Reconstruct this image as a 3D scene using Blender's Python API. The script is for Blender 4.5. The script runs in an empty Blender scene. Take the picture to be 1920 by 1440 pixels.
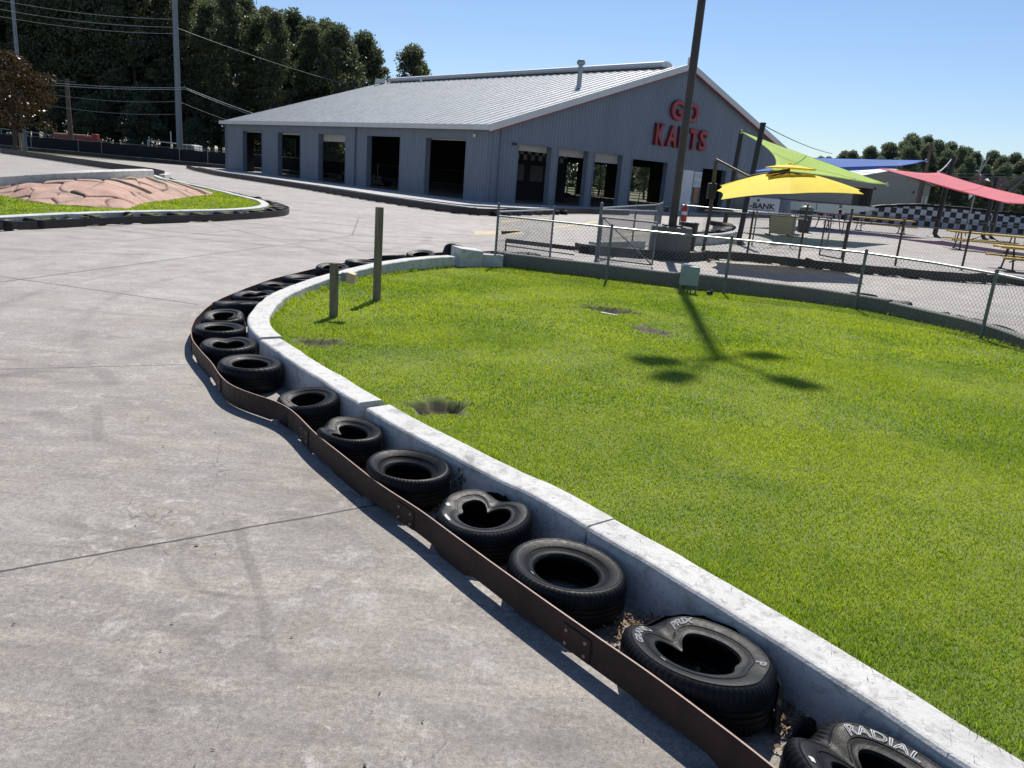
import bpy, bmesh, math, random
import numpy as np
from mathutils import Vector, Matrix
random.seed(7); rng=np.random.default_rng(11)
S=bpy.context.scene; COL=S.collection
PI=math.pi; R=math.radians

# ------------------------------------------------------------------ helpers
class MB:
    """collects shapes (world coordinates) that become ONE mesh object"""
    def __init__(s): s.v=[]; s.f=[]; s.m=[]
    def add(s,vs,fs,mi=0):
        o=len(s.v); s.v+= [tuple(p) for p in vs]
        s.f+=[tuple(i+o for i in f) for f in fs]; s.m+=[mi]*len(fs); return s
    def box(s,c,d,rz=0,mi=0,M=None):
        x,y,z=d[0]/2,d[1]/2,d[2]/2
        vs=[Vector((a*x,b*y,e*z)) for e in (-1,1) for a,b in ((-1,-1),(1,-1),(1,1),(-1,1))]
        T=M if M is not None else Matrix.Rotation(rz,3,'Z')
        vs=[T@p+Vector(c) for p in vs]
        return s.add(vs,[(3,2,1,0),(4,5,6,7),(0,1,5,4),(1,2,6,5),(2,3,7,6),(3,0,4,7)],mi)
    def bar(s,a,b,w,h,mi=0,up=(0,0,1)):
        a=Vector(a); b=Vector(b); d=b-a; L=d.length; x=d/L; u=Vector(up)
        if abs(x.dot(u))>.99: u=Vector((0,1,0))
        y=u.cross(x).normalized(); z=x.cross(y)
        return s.box((a+b)/2,(L,w,h),mi=mi,M=Matrix((x,y,z)).transposed())
    def tube(s,pts,r,n=8,mi=0,cap=True):
        pts=[Vector(p) for p in pts]; rs=r if isinstance(r,(list,tuple)) else [r]*len(pts)
        rings=[]; ref=None
        for i,p in enumerate(pts):
            t=(pts[min(i+1,len(pts)-1)]-pts[max(i-1,0)]).normalized()
            if ref is None:
                ref=Vector((0,0,1)) if abs(t.z)<.9 else Vector((1,0,0))
            a=t.cross(ref).normalized(); b=a.cross(t); ref=b
            rings.append([p+(a*math.cos(2*PI*k/n)+b*math.sin(2*PI*k/n))*rs[i] for k in range(n)])
        vs=[q for g in rings for q in g]; fs=[]
        for i in range(len(pts)-1):
            for k in range(n):
                k2=(k+1)%n; fs.append((i*n+k,i*n+k2,(i+1)*n+k2,(i+1)*n+k))
        if cap: fs.append(tuple(range(n))[::-1]); fs.append(tuple((len(pts)-1)*n+k for k in range(n)))
        return s.add(vs,fs,mi)
    def cyl(s,c,r,h,n=24,mi=0,r2=None):
        return s.tube([c,(c[0],c[1],c[2]+h)],[r,r if r2 is None else r2],n,mi)
    def lathe(s,c,prof,n=24,mi=0):
        vs=[];fs=[]
        for r_,z in prof:
            for k in range(n):
                a=2*PI*k/n; vs.append((c[0]+r_*math.cos(a),c[1]+r_*math.sin(a),c[2]+z))
        for i in range(len(prof)-1):
            for k in range(n):
                k2=(k+1)%n; fs.append((i*n+k,i*n+k2,(i+1)*n+k2,(i+1)*n+k))
        return s.add(vs,fs,mi)
    def prism(s,poly,z0,z1,mi=0):
        n=len(poly); zz0=z0 if callable(z0) else (lambda x,y:z0); zz1=z1 if callable(z1) else (lambda x,y:z1)
        vs=[(x,y,zz0(x,y)) for x,y in poly]+[(x,y,zz1(x,y)) for x,y in poly]
        fs=[tuple(range(n))[::-1],tuple(range(n,2*n))]+[(i,(i+1)%n,n+(i+1)%n,n+i) for i in range(n)]
        return s.add(vs,fs,mi)
    def quad(s,*p,mi=0): return s.add(p,[tuple(range(len(p)))],mi)
    def build(s,name,mats,parent=None,loc=None,smooth=False,bevel=0,autos=None):
        if not isinstance(mats,(list,tuple)): mats=[mats]
        base=Vector(loc) if loc is not None else (wloc(parent) if parent else Vector((0,0,0)))
        me=bpy.data.meshes.new(name)
        me.from_pydata([tuple(Vector(p)-base) for p in s.v],[],s.f)
        for m in mats: me.materials.append(m)
        if len(mats)>1: me.polygons.foreach_set('material_index',s.m)
        o=bpy.data.objects.new(name,me); COL.objects.link(o)
        if parent is not None: o.parent=parent; o.location=base-wloc(parent)
        else: o.location=base
        if smooth:
            me.polygons.foreach_set('use_smooth',[True]*len(me.polygons))
            if autos: me.set_sharp_from_angle(angle=R(autos))
        if bevel:
            b=o.modifiers.new('b','BEVEL'); b.width=bevel; b.segments=2; b.limit_method='ANGLE'
        return o
def wloc(o):
    p=Vector(o.location)
    while o.parent is not None: o=o.parent; p+=Vector(o.location)
    return p
def fastmesh(name,V,faces,mats,parent=None,loc=(0,0,0),mi=None,tint=None,smooth=False):
    """big numpy mesh: faces = list of (N,k) index arrays"""
    me=bpy.data.meshes.new(name); V=np.asarray(V,np.float32)-np.asarray(loc,np.float32)
    me.vertices.add(len(V)); me.vertices.foreach_set('co',V.ravel())
    nl=sum(f.size for f in faces); npoly=sum(len(f) for f in faces)
    me.loops.add(nl); me.loops.foreach_set('vertex_index',np.concatenate([f.ravel() for f in faces]).astype(np.int32))
    st=[];o=0
    for f in faces: st.append(o+np.arange(len(f))*f.shape[1]); o+=f.size
    me.polygons.add(npoly); me.polygons.foreach_set('loop_start',np.concatenate(st).astype(np.int32))
    for m in (mats if isinstance(mats,(list,tuple)) else [mats]): me.materials.append(m)
    if mi is not None: me.polygons.foreach_set('material_index',np.asarray(mi,np.int32))
    if smooth: me.polygons.foreach_set('use_smooth',np.ones(npoly,bool))
    if tint is not None:
        a=me.attributes.new('tint','FLOAT','POINT'); a.data.foreach_set('value',np.asarray(tint,np.float32))
    me.update(calc_edges=True); me.validate()
    ob=bpy.data.objects.new(name,me); COL.objects.link(ob)
    if parent is not None: ob.parent=parent; ob.location=Vector(loc)-wloc(parent)
    else: ob.location=loc
    return ob
def tag(o,label=None,cat=None,group=None,kind=None):
    if label: o['label']=label
    if cat: o['category']=cat
    if group: o['group']=group
    if kind: o['kind']=kind
    return o
def empty(name,loc,label,cat,group=None):
    o=bpy.data.objects.new(name,None); COL.objects.link(o); o.location=loc; o.empty_display_size=.2
    return tag(o,label,cat,group)
def kids(o): return [c for c in bpy.data.objects if c.parent==o]
def dup(root,loc,rz=0,label=None,scale=None,group=None):
    r=root.copy(); COL.objects.link(r); r.location=loc; r.rotation_euler=(0,0,rz)
    if scale is not None: r.scale=scale if isinstance(scale,(tuple,list)) else (scale,)*3
    if label: r['label']=label
    if group: r['group']=group
    for ch in kids(root):
        c=ch.copy(); COL.objects.link(c); c.parent=r
        for g in kids(ch):
            d=g.copy(); COL.objects.link(d); d.parent=c
    return r
def resample(pts,step=None,n=None):
    p=np.array(pts,float); d=np.r_[0,np.cumsum(np.linalg.norm(np.diff(p,axis=0),axis=1))]
    if n is None: n=max(2,int(round(d[-1]/step))+1)
    t=np.linspace(0,d[-1],n)
    return np.stack([np.interp(t,d,p[:,k]) for k in range(p.shape[1])],1)
def smooth_line(pts,step,it=3):
    p=resample(pts,step)
    for _ in range(it):
        q=p.copy(); q[1:-1]=(p[:-2]+2*p[1:-1]+p[2:])/4; p=q
    return p
def normals2(p):
    t=np.gradient(p[:,:2],axis=0); t/=np.linalg.norm(t,axis=1)[:,None]+1e-9
    return np.stack([-t[:,1],t[:,0]],1)
def noise1(n,scale,amp,seed):
    r=np.random.default_rng(seed); k=max(3,int(n/scale)+3); c=r.normal(0,1,k)
    x=np.linspace(0,k-1.001,n); i=x.astype(int); f=x-i; f=f*f*(3-2*f)
    return amp*(c[i]*(1-f)+c[np.minimum(i+1,k-1)]*f)
def sweep(mb,path,prof,mi=0,caps=True,wob=None):
    """sweep a closed profile [(offset along left normal, z)] along a 2-D path"""
    p=np.asarray(path); N=normals2(p); n=len(prof); vs=[];fs=[]
    for i in range(len(p)):
        for k,(a,z) in enumerate(prof):
            w=wob[i] if wob is not None else (0,0)
            vs.append((p[i,0]+N[i,0]*(a+w[0]),p[i,1]+N[i,1]*(a+w[0]),z+(w[1] if z>.05 else 0)))
    for i in range(len(p)-1):
        for k in range(n):
            k2=(k+1)%n; fs.append((i*n+k,i*n+k2,(i+1)*n+k2,(i+1)*n+k))
    if caps: fs.append(tuple(range(n))[::-1]); fs.append(tuple((len(p)-1)*n+k for k in range(n)))
    mb.add(vs,fs,mi); return mb

# ------------------------------------------------------------------ materials
class NT:
    def __init__(s,m): s.t=m.node_tree; s.n=s.t.nodes; s.l=s.t.links
    def new(s,ty,**k):
        x=s.n.new(ty)
        for a,b in k.items(): setattr(x,a,b)
        return x
    def put(s,sock,v):
        if hasattr(v,'is_linked') or isinstance(v,bpy.types.NodeSocket): s.l.new(v,sock)
        else: sock.default_value=v
    def math(s,op,a,b=0.,c=0.,clamp=False):
        x=s.new('ShaderNodeMath',operation=op,use_clamp=clamp)
        s.put(x.inputs[0],a); s.put(x.inputs[1],b); s.put(x.inputs[2],c); return x.outputs[0]
    def noise(s,vec,scale,detail=4,rough=.55,dist=0.):
        x=s.new('ShaderNodeTexNoise'); s.l.new(vec,x.inputs['Vector'])
        x.inputs['Scale'].default_value=scale; x.inputs['Detail'].default_value=detail; x.inputs['Roughness'].default_value=rough; x.inputs['Distortion'].default_value=dist
        return x.outputs[0]
    def ramp(s,f,lo,hi,a=0.,b=1.):
        x=s.new('ShaderNodeMapRange'); s.put(x.inputs[0],f); x.inputs[1].default_value=lo; x.inputs[2].default_value=hi; x.inputs[3].default_value=a; x.inputs[4].default_value=b
        return x.outputs[0]
    def mix(s,f,a,b,mode='MIX'):
        x=s.new('ShaderNodeMix',data_type='RGBA',blend_type=mode); s.put(x.inputs[0],f)
        s.put(x.inputs[6],(*a,1) if isinstance(a,tuple) and len(a)==3 else a); s.put(x.inputs[7],(*b,1) if isinstance(b,tuple) and len(b)==3 else b)
        return x.outputs[2]
    def coord(s,kind='Object',scale=None,rot=None):
        c=s.new('ShaderNodeTexCoord').outputs[kind] if kind!='World' else s.new('ShaderNodeNewGeometry').outputs['Position']
        if scale is None and rot is None: return c
        m=s.new('ShaderNodeMapping'); s.l.new(c,m.inputs[0])
        if scale: m.inputs['Scale'].default_value=scale
        if rot: m.inputs['Rotation'].default_value=rot
        return m.outputs[0]
    def bump(s,h,st=.3,d=.01):
        x=s.new('ShaderNodeBump'); s.l.new(h,x.inputs['Height']); x.inputs['Strength'].default_value=st; x.inputs['Distance'].default_value=d; return x.outputs[0]
def newmat(name):
    m=bpy.data.materials.new(name); m.use_nodes=True
    t=NT(m); b=m.node_tree.nodes['Principled BSDF']; return m,t,b
def mat(name,c,rough=.6,metal=0.,var=.25,scale=3.,bump=0.,bscale=60.,dirt=None,dirtamt=.5,dscale=1.2,spec=.5,stretch=None,coord='Object'):
    """painted / bare surface with tonal noise, optional dirt colour and fine bump"""
    m,t,b=newmat(name); v=t.coord(coord,stretch)
    f=t.ramp(t.noise(v,scale,6,.6),.25,.75,1-var,1+var)
    vec=t.new('ShaderNodeCombineColor'); 
    for i in range(3): t.l.new(t.math('MULTIPLY',f,c[i]),vec.inputs[i])
    col=vec.outputs[0]
    if dirt:
        d=t.ramp(t.noise(v,dscale,8,.7,.6),.5,.72,0,dirtamt)
        col=t.mix(d,col,dirt)
    t.l.new(col,b.inputs['Base Color'])
    t.put(b.inputs['Roughness'],t.ramp(t.noise(v,scale*4,3),.3,.7,max(0,rough-.08),min(1,rough+.08)))
    b.inputs['Metallic'].default_value=metal; b.inputs['Specular IOR Level'].default_value=spec
    if bump: t.l.new(t.bump(t.noise(v,bscale,6,.65),bump,.02),b.inputs['Normal'])
    return m
M={}
M['black_frame']=mat('black_painted_steel',(.012,.012,.013),.5)
M['black_rubber']=mat('black_rubber',(.0045,.0046,.005),.5,var=.5,scale=7,bump=.12,bscale=90,dirt=(.035,.033,.03),dirtamt=.25,dscale=5,spec=.22)
M['far_rubber']=mat('worn_black_rubber',(.006,.006,.0065),.55,var=.4,dirt=(.05,.045,.04),dirtamt=.25,dscale=3,spec=.25)
M['white_letter']=mat('white_rubber_lettering',(.5,.5,.49),.6,var=.3,scale=20)
M['galv']=mat('galvanised_steel',(.33,.35,.35),.42,.75,var=.2,scale=9)
M['galv_dull']=mat('weathered_galvanised_steel',(.16,.18,.18),.55,.5,var=.3,scale=9)
M['wire_mesh']=mat('galvanised_wire',(.2,.21,.21),.5,.6)
M['dark_wire']=mat('dark_wire',(.06,.06,.06),.6,.3)
M['brown_steel']=mat('brown_painted_steel',(.06,.042,.034),.55,var=.3,scale=5)
M['rust']=mat('rusty_brown_steel',(.036,.02,.016),.6,var=.5,scale=5,bump=.35,bscale=70,dirt=(.09,.045,.03),dirtamt=.45,dscale=3.,spec=.3)
M['rust_edge']=mat('bare_rusty_edge',(.30,.19,.15),.55,var=.3,scale=12)
M['blackstrip']=mat('black_worn_steel_strip',(.022,.019,.018),.6,var=.5,scale=2,dirt=(.09,.06,.045),dirtamt=.4,dscale=1)
M['tan_wall']=mat('tan_metal_siding',(.36,.33,.28),.6,var=.08,scale=1)
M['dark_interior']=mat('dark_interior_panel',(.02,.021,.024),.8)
M['steel_blue']=mat('blue_grey_siding',(.172,.2,.238),.5,var=.1,scale=.7,dirt=(.12,.13,.15),dirtamt=.35,dscale=.6,stretch=(1,1,.25))
M['jamb']=mat('blue_grey_jamb',(.15,.18,.22),.55,var=.12)
M['roof']=mat('grey_standing_seam_metal',(.34,.355,.365),.45,.2,var=.1,scale=.5,dirt=(.27,.28,.28),dirtamt=.5,dscale=.35)
M['trim']=mat('off_white_metal_trim',(.62,.62,.59),.5,var=.07,scale=1)
M['red_trim']=mat('red_trim',(.30,.045,.04),.5)
M['letter_dark']=mat('dark_red_letter_side',(.20,.018,.022),.5,var=.2)
M['letter_red']=mat('red_letter_face',(.36,.03,.04),.4,var=.2)
M['shutter']=mat('beige_roller_shutter',(.45,.43,.38),.6,var=.12)
M['white_paint']=mat('white_paint',(.7,.71,.7),.5,var=.08)
M['wood']=None
M['foil']=mat('tan_board',(.50,.38,.22),.6,var=.12)
M['yellow_seat']=mat('yellow_coated_mesh',(.55,.36,.045),.5,var=.15,scale=6)
M['red_top']=mat('faded_red_plastic',(.5,.12,.12),.5)
M['blue_top']=mat('blue_coated_steel',(.05,.12,.2),.5)
M['yellow_canvas']=None
M['green_box']=mat('pale_green_utility_box',(.27,.325,.315),.5,var=.1,scale=2,dirt=(.2,.25,.22),dirtamt=.35,dscale=3)
M['can']=mat('black_plastic',(.015,.016,.017),.45)
M['extred']=mat('red_enamel',(.5,.03,.03),.35)
M['glass_dark']=mat('dark_vehicle_glass',(.02,.025,.03),.1,spec=.8)
M['silver']=mat('white_vehicle_paint',(.62,.63,.64),.3,var=.05)
M['redpaint']=mat('faded_red_paint',(.30,.06,.045),.5)
M['orange']=mat('orange_kart_body',(.55,.16,.04),.4)
M['stake']=mat('pale_timber_stake',(.30,.22,.13),.8)
M['bark']=mat('grey_brown_bark',(.085,.065,.05),.9,var=.4,scale=4,bump=.6,bscale=12)
M['polewood']=mat('weathered_pole_wood',(.14,.10,.075),.85,var=.3,stretch=(1,1,.1))
M['polesteel']=mat('grey_steel_pole',(.20,.22,.24),.5,.2,var=.12)
M['lamp_pole']=mat('bronze_brown_steel_pole',(.055,.046,.04),.5,.2,var=.25,scale=2,dirt=(.08,.068,.058),dirtamt=.4)
M['cable']=mat('bare_aluminium_cable',(.55,.57,.58),.4,.6)
M['darkcable']=mat('dark_cable',(.05,.05,.05),.6)
M['screen']=mat('black_windscreen_fabric',(.008,.009,.014),.9,var=.3)
M['screw']=mat('pale_board',(.5,.56,.5),.6,var=.1)
M['sign_white']=mat('white_sign_board',(.55,.57,.6),.5,var=.05)
M['sign_black']=mat('black_vinyl',(.01,.01,.012),.5)
M['brown_decal']=mat('brown_emblem',(.15,.1,.07),.6)
M['chk_black']=mat('black_wall_paint',(.015,.015,.016),.6,var=.3)
M['chk_white']=mat('white_wall_paint',(.42,.43,.45),.6,var=.12)
M['dirtmat']=mat('bare_soil',(.11,.085,.055),.95,var=.5,scale=9,bump=.9,bscale=25)
M['yellow_paint']=mat('worn_yellow_road_paint',(.50,.42,.24),.85,var=.25,scale=4,dirt=(.4,.38,.34),dirtamt=.85,dscale=6)
M['litter']=mat('dry_leaf_litter',(.19,.125,.07),.9,var=.7,scale=30)
M['needle']=mat('dry_pine_needles',(.16,.11,.07),.9,var=.5,scale=20)
M['cloth_white']=mat('white_flag_cloth',(.7,.72,.74),.7)
M['pinkgrid']=mat('rusty_fan_guard',(.22,.15,.14),.5,.3)
M['kerb_far']=mat('pale_grey_kerb_concrete',(.42,.42,.40),.85,var=.2,scale=2,dirt=(.2,.2,.19),dirtamt=.5)

def concrete(name,base,tone,joints=(),arcs=(),streak=0.,rough=.85):
    m,t,b=newmat(name); v=t.coord('World')
    sep=t.new('ShaderNodeSeparateXYZ'); t.l.new(v,sep.inputs[0]); X,Y=sep.outputs[0],sep.outputs[1]
    # base colour pales with distance, painting in brighter grazing sunlight on far concrete
    far_light=t.ramp(t.math('ADD',Y,t.math('MULTIPLY',t.noise(v,.25,4),9.)),6.,17.)
    col=t.mix(t.math('MULTIPLY',t.math('ADD',t.ramp(t.noise(v,.22,6,.6,.3),.3,.7),far_light),.5),base,tone)
    col=t.mix(t.ramp(t.noise(v,1.3,7,.65,.4),.35,.7,0,.55),col,tuple(x*.78 for x in base))
    # warm stained blotches
    col=t.mix(t.ramp(t.noise(v,.6,6,.7,.8),.52,.68,0,.45),col,(base[0]*1.08,base[1]*.98,base[2]*.86))
    if streak:
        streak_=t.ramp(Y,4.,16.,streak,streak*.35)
        sv=t.coord('World',(1.4,7.0,1),(0,0,-R(33)))
        s1=t.noise(sv,.55,8,.72,.5)
        col=t.mix(t.math('MULTIPLY',t.ramp(s1,.50,.72),streak_),col,(min(1,base[0]*1.7),min(1,base[1]*1.68),min(1,base[2]*1.62)))
        sv2=t.coord('World',(1.,4.5,1),(0,0,-R(20)))
        col=t.mix(t.math('MULTIPLY',t.ramp(t.noise(sv2,.7,8,.7,.8),.50,.70),t.math('MULTIPLY',streak_,.7)),col,tuple(x*.62 for x in base))
        # bright efflorescence chips
        sv3=t.coord('World',(1.5,6,1),(0,0,-R(30)))
        c3=t.math('MULTIPLY',t.ramp(t.noise(sv3,2.4,9,.75,1.),.62,.70),t.ramp(t.noise(v,.5,3),.45,.6))
        col=t.mix(t.math('MULTIPLY',c3,.75),col,(.62,.59,.55))
        # flaked pale patches, small and crisp
        pk=t.math('MULTIPLY',t.ramp(t.noise(v,5.5,10,.78,.6),.505,.60),t.ramp(t.noise(v,.8,5,.7,.5),.43,.60)); near_=t.ramp(Y,9.,20.,1.,.25)
        col=t.mix(t.math('MULTIPLY',t.math('MULTIPLY',pk,.58),near_),col,(.47,.445,.41))
        dk=t.math('MULTIPLY',t.ramp(t.noise(v,7.5,9,.75,.4),.51,.64),t.ramp(t.noise(t.coord('World',(1,1,1),(0,0,1.)),.9,5,.7,.5),.42,.62))
        col=t.mix(t.math('MULTIPLY',dk,.42),col,(.118,.107,.098))
        # hairline cracks
        vo=t.new('ShaderNodeTexVoronoi',feature='DISTANCE_TO_EDGE'); wv=t.new('ShaderNodeVectorMath',operation='ADD'); nz=t.new('ShaderNodeTexNoise'); t.l.new(v,nz.inputs['Vector']); nz.inputs['Scale'].default_value=2.2; nz.inputs['Detail'].default_value=6
        t.l.new(v,wv.inputs[0]); t.l.new(nz.outputs['Color'],wv.inputs[1]); t.l.new(wv.outputs[0],vo.inputs['Vector']); vo.inputs['Scale'].default_value=.8
        ck_=t.math('MULTIPLY',t.ramp(vo.outputs['Distance'],.002,.006,1.,0.),t.ramp(t.noise(v,.7,3),.5,.6)); col=t.mix(t.math('MULTIPLY',t.math('MULTIPLY',ck_,.6),near_),col,(.06,.055,.05))
    fine=t.ramp(t.noise(v,34,6,.75),.32,.68,.66,1.34)
    sp=t.ramp(t.noise(v,120,3,.75),.34,.66,.72,1.28)
    g=t.math('MULTIPLY',fine,sp); cc=t.new('ShaderNodeCombineColor')
    for i in range(3): t.l.new(g,cc.inputs[i])
    col=t.mix(1.,col,cc.outputs[0],'MULTIPLY')
    wob=t.math('MULTIPLY',t.math('SUBTRACT',t.noise(v,3.,4),.5),.03)
    hsum=None
    def dist_line(a,bb):
        d=Vector((bb[0]-a[0],bb[1]-a[1])); L=d.length; d/=L
        n=t.math('ADD',t.math('MULTIPLY',t.math('SUBTRACT',X,a[0]),-d.y),t.math('MULTIPLY',t.math('SUBTRACT',Y,a[1]),d.x))
        al=t.math('ADD',t.math('MULTIPLY',t.math('SUBTRACT',X,a[0]),d.x),t.math('MULTIPLY',t.math('SUBTRACT',Y,a[1]),d.y))
        ins=t.math('MULTIPLY',t.math('GREATER_THAN',al,0.),t.math('LESS_THAN',al,L))
        return t.math('ABSOLUTE',t.math('ADD',n,wob)),ins
    for a,bb,w,s in joints:
        dd,ins=dist_line(a,bb)
        k=t.math('MULTIPLY',t.ramp(dd,w,w*1.9,s,0.),ins)
        col=t.mix(k,col,(.035,.032,.03))
    brk=t.ramp(t.noise(v,1.1,4,.7),.38,.62)
    for cx,cy,r,w,s in arcs:
        d=t.math('SQRT',t.math('ADD',t.math('POWER',t.math('SUBTRACT',X,cx),2.),t.math('POWER',t.math('SUBTRACT',Y,cy),2.)))
        e=t.math('ABSOLUTE',t.math('SUBTRACT',t.math('ADD',d,t.math('MULTIPLY',wob,2.)),r))
        col=t.mix(t.math('MULTIPLY',t.ramp(e,w*.4,w,s,0.),brk),col,(.09,.085,.085))
    t.l.new(col,b.inputs['Base Color']); b.inputs['Specular IOR Level'].default_value=.5
    t.put(b.inputs['Roughness'],t.ramp(t.noise(v,2.,5),.3,.7,rough-.2,rough+.02))
    h=t.math('ADD',t.noise(v,90,5,.7),t.math('MULTIPLY',t.noise(v,14,5,.6),.8))
    t.l.new(t.bump(h,.35,.012),b.inputs['Normal'])
    return m
joints=[((-4.009, 2.688, 0.0),(-0.801, 4.842, 0.0),.007,.95),((-16.968, 14.498, 0.0),(-4.725, 11.197, 0.0),.013,.8),((-8.007, 11.698, 0.0),(-5.219, 23.673, 0.0),.016,.75),((-7.713, 5.954, 0.0),(-3.408, 7.946, 0.0),.008,.75),
        ((-9.528, 23.855, 0.0),(-4.261, 18.231, 0.0),.018,.5),((-5.482, 23.405, 0.0),(0.538, 28.09, 0.0),.02,.6),((-5.219, 23.673, 0.0),(-6.569, 30.877, 0.0),.02,.5),((-9.391, 17.414, 0.0),(-7.603, 26.276, 0.0),.02,.4)]
joints+=[((-1.677, 4.42, 0.0),(-1.231, 3.595, 0.0),.022,.28),((-1.231, 3.595, 0.0),(-0.969, 2.976, 0.0),.02,.22),((-3.62, 6.373, 0.0),(-3.124, 5.522, 0.0),.03,.2)]
joints=[(a[:2],b[:2],w,s) for a,b,w,s in joints]
arcs=[(-1.32,4.06,0.51,.035,.45),(-3.0,2.6,2.3,.035,.2),(-6.5,4.0,5.2,.04,.2),(-2.2,4.2,1.0,.03,.22),(1.5,12.5,7.6,.10,.3),(1.2,13,8.6,.16,.25),(2.5,12,9.6,.10,.28),(0,14,9.3,.2,.2),(-14,14,11.5,.12,.4),(-9,30,9.2,.25,.5),(-7,32,12.5,.3,.5),(-3,40,16,.35,.45),(-12,24,9,.2,.35),(-4,36,9,.25,.45),(14,20,4.6,.1,.35)]
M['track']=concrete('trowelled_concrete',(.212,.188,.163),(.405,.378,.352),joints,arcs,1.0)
M['pavement']=concrete('pale_broom_concrete',(.40,.385,.365),(.45,.43,.41))
M['grey_conc']=concrete('damp_grey_concrete',(.105,.105,.098),(.16,.158,.148))

def white_wall():
    m,t,b=newmat('chipped_white_painted_concrete'); v=t.coord('World')
    col=t.mix(t.ramp(t.noise(v,2.2,7,.65,.3),.35,.7,0,.7),(.60,.59,.565),(.43,.42,.40))
    col=t.mix(t.ramp(t.noise(v,9,8,.72,.5),.50,.63,0,.75),col,(.33,.31,.285))
    col=t.mix(t.ramp(t.noise(v,30,6,.75,.3),.575,.68,0,.85),col,(.17,.155,.14))
    sp=t.noise(v,110,3,.7); col=t.mix(t.ramp(sp,.62,.72,0,.6),col,(.28,.26,.24))
    st=t.coord('World',(1,1,.25)); col=t.mix(t.ramp(t.noise(st,5,7,.7,.4),.55,.75,0,.55),col,(.36,.355,.35))
    mk=t.coord('World',(.6,.6,3.)); col=t.mix(t.math('MULTIPLY',t.ramp(t.noise(mk,2.4,6,.65,.6),.6,.7),.55),col,(.10,.10,.105))
    t.l.new(col,b.inputs['Base Color']); b.inputs['Roughness'].default_value=.8
    t.l.new(t.bump(t.math('ADD',t.noise(v,45,6,.7),t.noise(v,8,4)),.45,.012),b.inputs['Normal'])
    return m
M['white_wall']=white_wall()
def timber():
    m,t,b=newmat('weathered_round_timber'); v=t.coord('Object',(9,9,.7))
    col=t.mix(t.ramp(t.noise(v,2,8,.7,.4),.3,.7),(.11,.09,.058),(.27,.225,.15))
    col=t.mix(t.ramp(t.noise(t.coord('Object',(20,20,1.2)),2,6,.7),.58,.66,0,.8),col,(.03,.026,.02))
    t.l.new(col,b.inputs['Base Color']); b.inputs['Roughness'].default_value=.85
    t.l.new(t.bump(t.noise(v,4,8,.7),.5,.02),b.inputs['Normal']); return m
M['wood']=timber()
def leafmat(name,c1,c2,trans,rough=.5,tr=.35,big=.12):
    m,t,b=newmat(name); 
    at=t.new('ShaderNodeAttribute',attribute_name='tint').outputs['Fac']
    oi=t.new('ShaderNodeObjectInfo').outputs['Random']
    v=t.coord('World'); f=t.math('ADD',t.math('MULTIPLY',at,.7),t.math('MULTIPLY',t.math('SUBTRACT',t.noise(v,big,4,.6),.35),.9))
    f=t.math('ADD',f,t.math('MULTIPLY',t.math('SUBTRACT',oi,.5),.5),clamp=True)
    col=t.mix(f,c1,c2); t.l.new(col,b.inputs['Base Color']); b.inputs['Roughness'].default_value=rough; b.inputs['Specular IOR Level'].default_value=.3
    tb=t.new('ShaderNodeBsdfTranslucent'); t.l.new(t.mix(f,tuple(x*.8 for x in trans),trans),tb.inputs[0])
    mx=t.new('ShaderNodeMixShader'); mx.inputs[0].default_value=tr
    t.l.new(b.outputs[0],mx.inputs[1]); t.l.new(tb.outputs[0],mx.inputs[2])
    t.l.new(mx.outputs[0],t.n['Material Output'].inputs[0]); return m
M['leaf']=leafmat('dark_green_leaves',(.066,.082,.056),(.122,.14,.08),(.17,.21,.075),.5,.34)
M['leaf_right']=leafmat('mid_green_leaves',(.10,.125,.085),(.17,.20,.12),(.21,.26,.12),.55,.34)
M['leaf_bronze']=leafmat('bronze_magnolia_leaves',(.04,.035,.015),(.13,.075,.03),(.1,.07,.02),.3,.15,2.)
def lawnmat(name,soil=False):
    m,t,b=newmat(name); v=t.coord('World')
    at=t.new('ShaderNodeAttribute',attribute_name='tint').outputs['Fac']
    big=t.noise(v,.55,5,.6,.5); mid=t.noise(v,3.2,5,.65)
    f=t.math('ADD',t.math('MULTIPLY',at,.4),t.math('MULTIPLY',t.ramp(mid,.3,.7),.3)); f=t.math('ADD',f,t.math('MULTIPLY',t.ramp(big,.38,.62),.5),clamp=True)
    if soil:
        col=t.mix(f,(.07,.11,.015),(.15,.19,.03)); col=t.mix(t.math('SUBTRACT',1.,t.ramp(at,.0,.6)),col,t.mix(t.ramp(t.noise(v,14,6,.7),.35,.65),(.05,.04,.027),(.125,.10,.07)))
        t.l.new(col,b.inputs['Base Color']); b.inputs['Roughness'].default_value=.95
        t.l.new(t.bump(t.noise(v,60,6,.7),.35,.02),b.inputs['Normal']); return m
    col=t.mix(f,(.095,.18,.016),(.39,.47,.045))
    col=t.mix(t.ramp(at,.90,.99,0,.85),col,(.36,.32,.16))
    t.l.new(col,b.inputs['Base Color']); b.inputs['Roughness'].default_value=.42; b.inputs['Specular IOR Level'].default_value=.35
    tb=t.new('ShaderNodeBsdfTranslucent'); t.l.new(t.mix(f,(.2,.38,.006),(.58,.68,.018)),tb.inputs[0])
    mx=t.new('ShaderNodeMixShader'); mx.inputs[0].default_value=.42
    t.l.new(b.outputs[0],mx.inputs[1]); t.l.new(tb.outputs[0],mx.inputs[2]); t.l.new(mx.outputs[0],t.n['Material Output'].inputs[0]); return m
M['blade']=lawnmat('grass_blade'); M['sod']=lawnmat('turf_soil',True)
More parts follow.
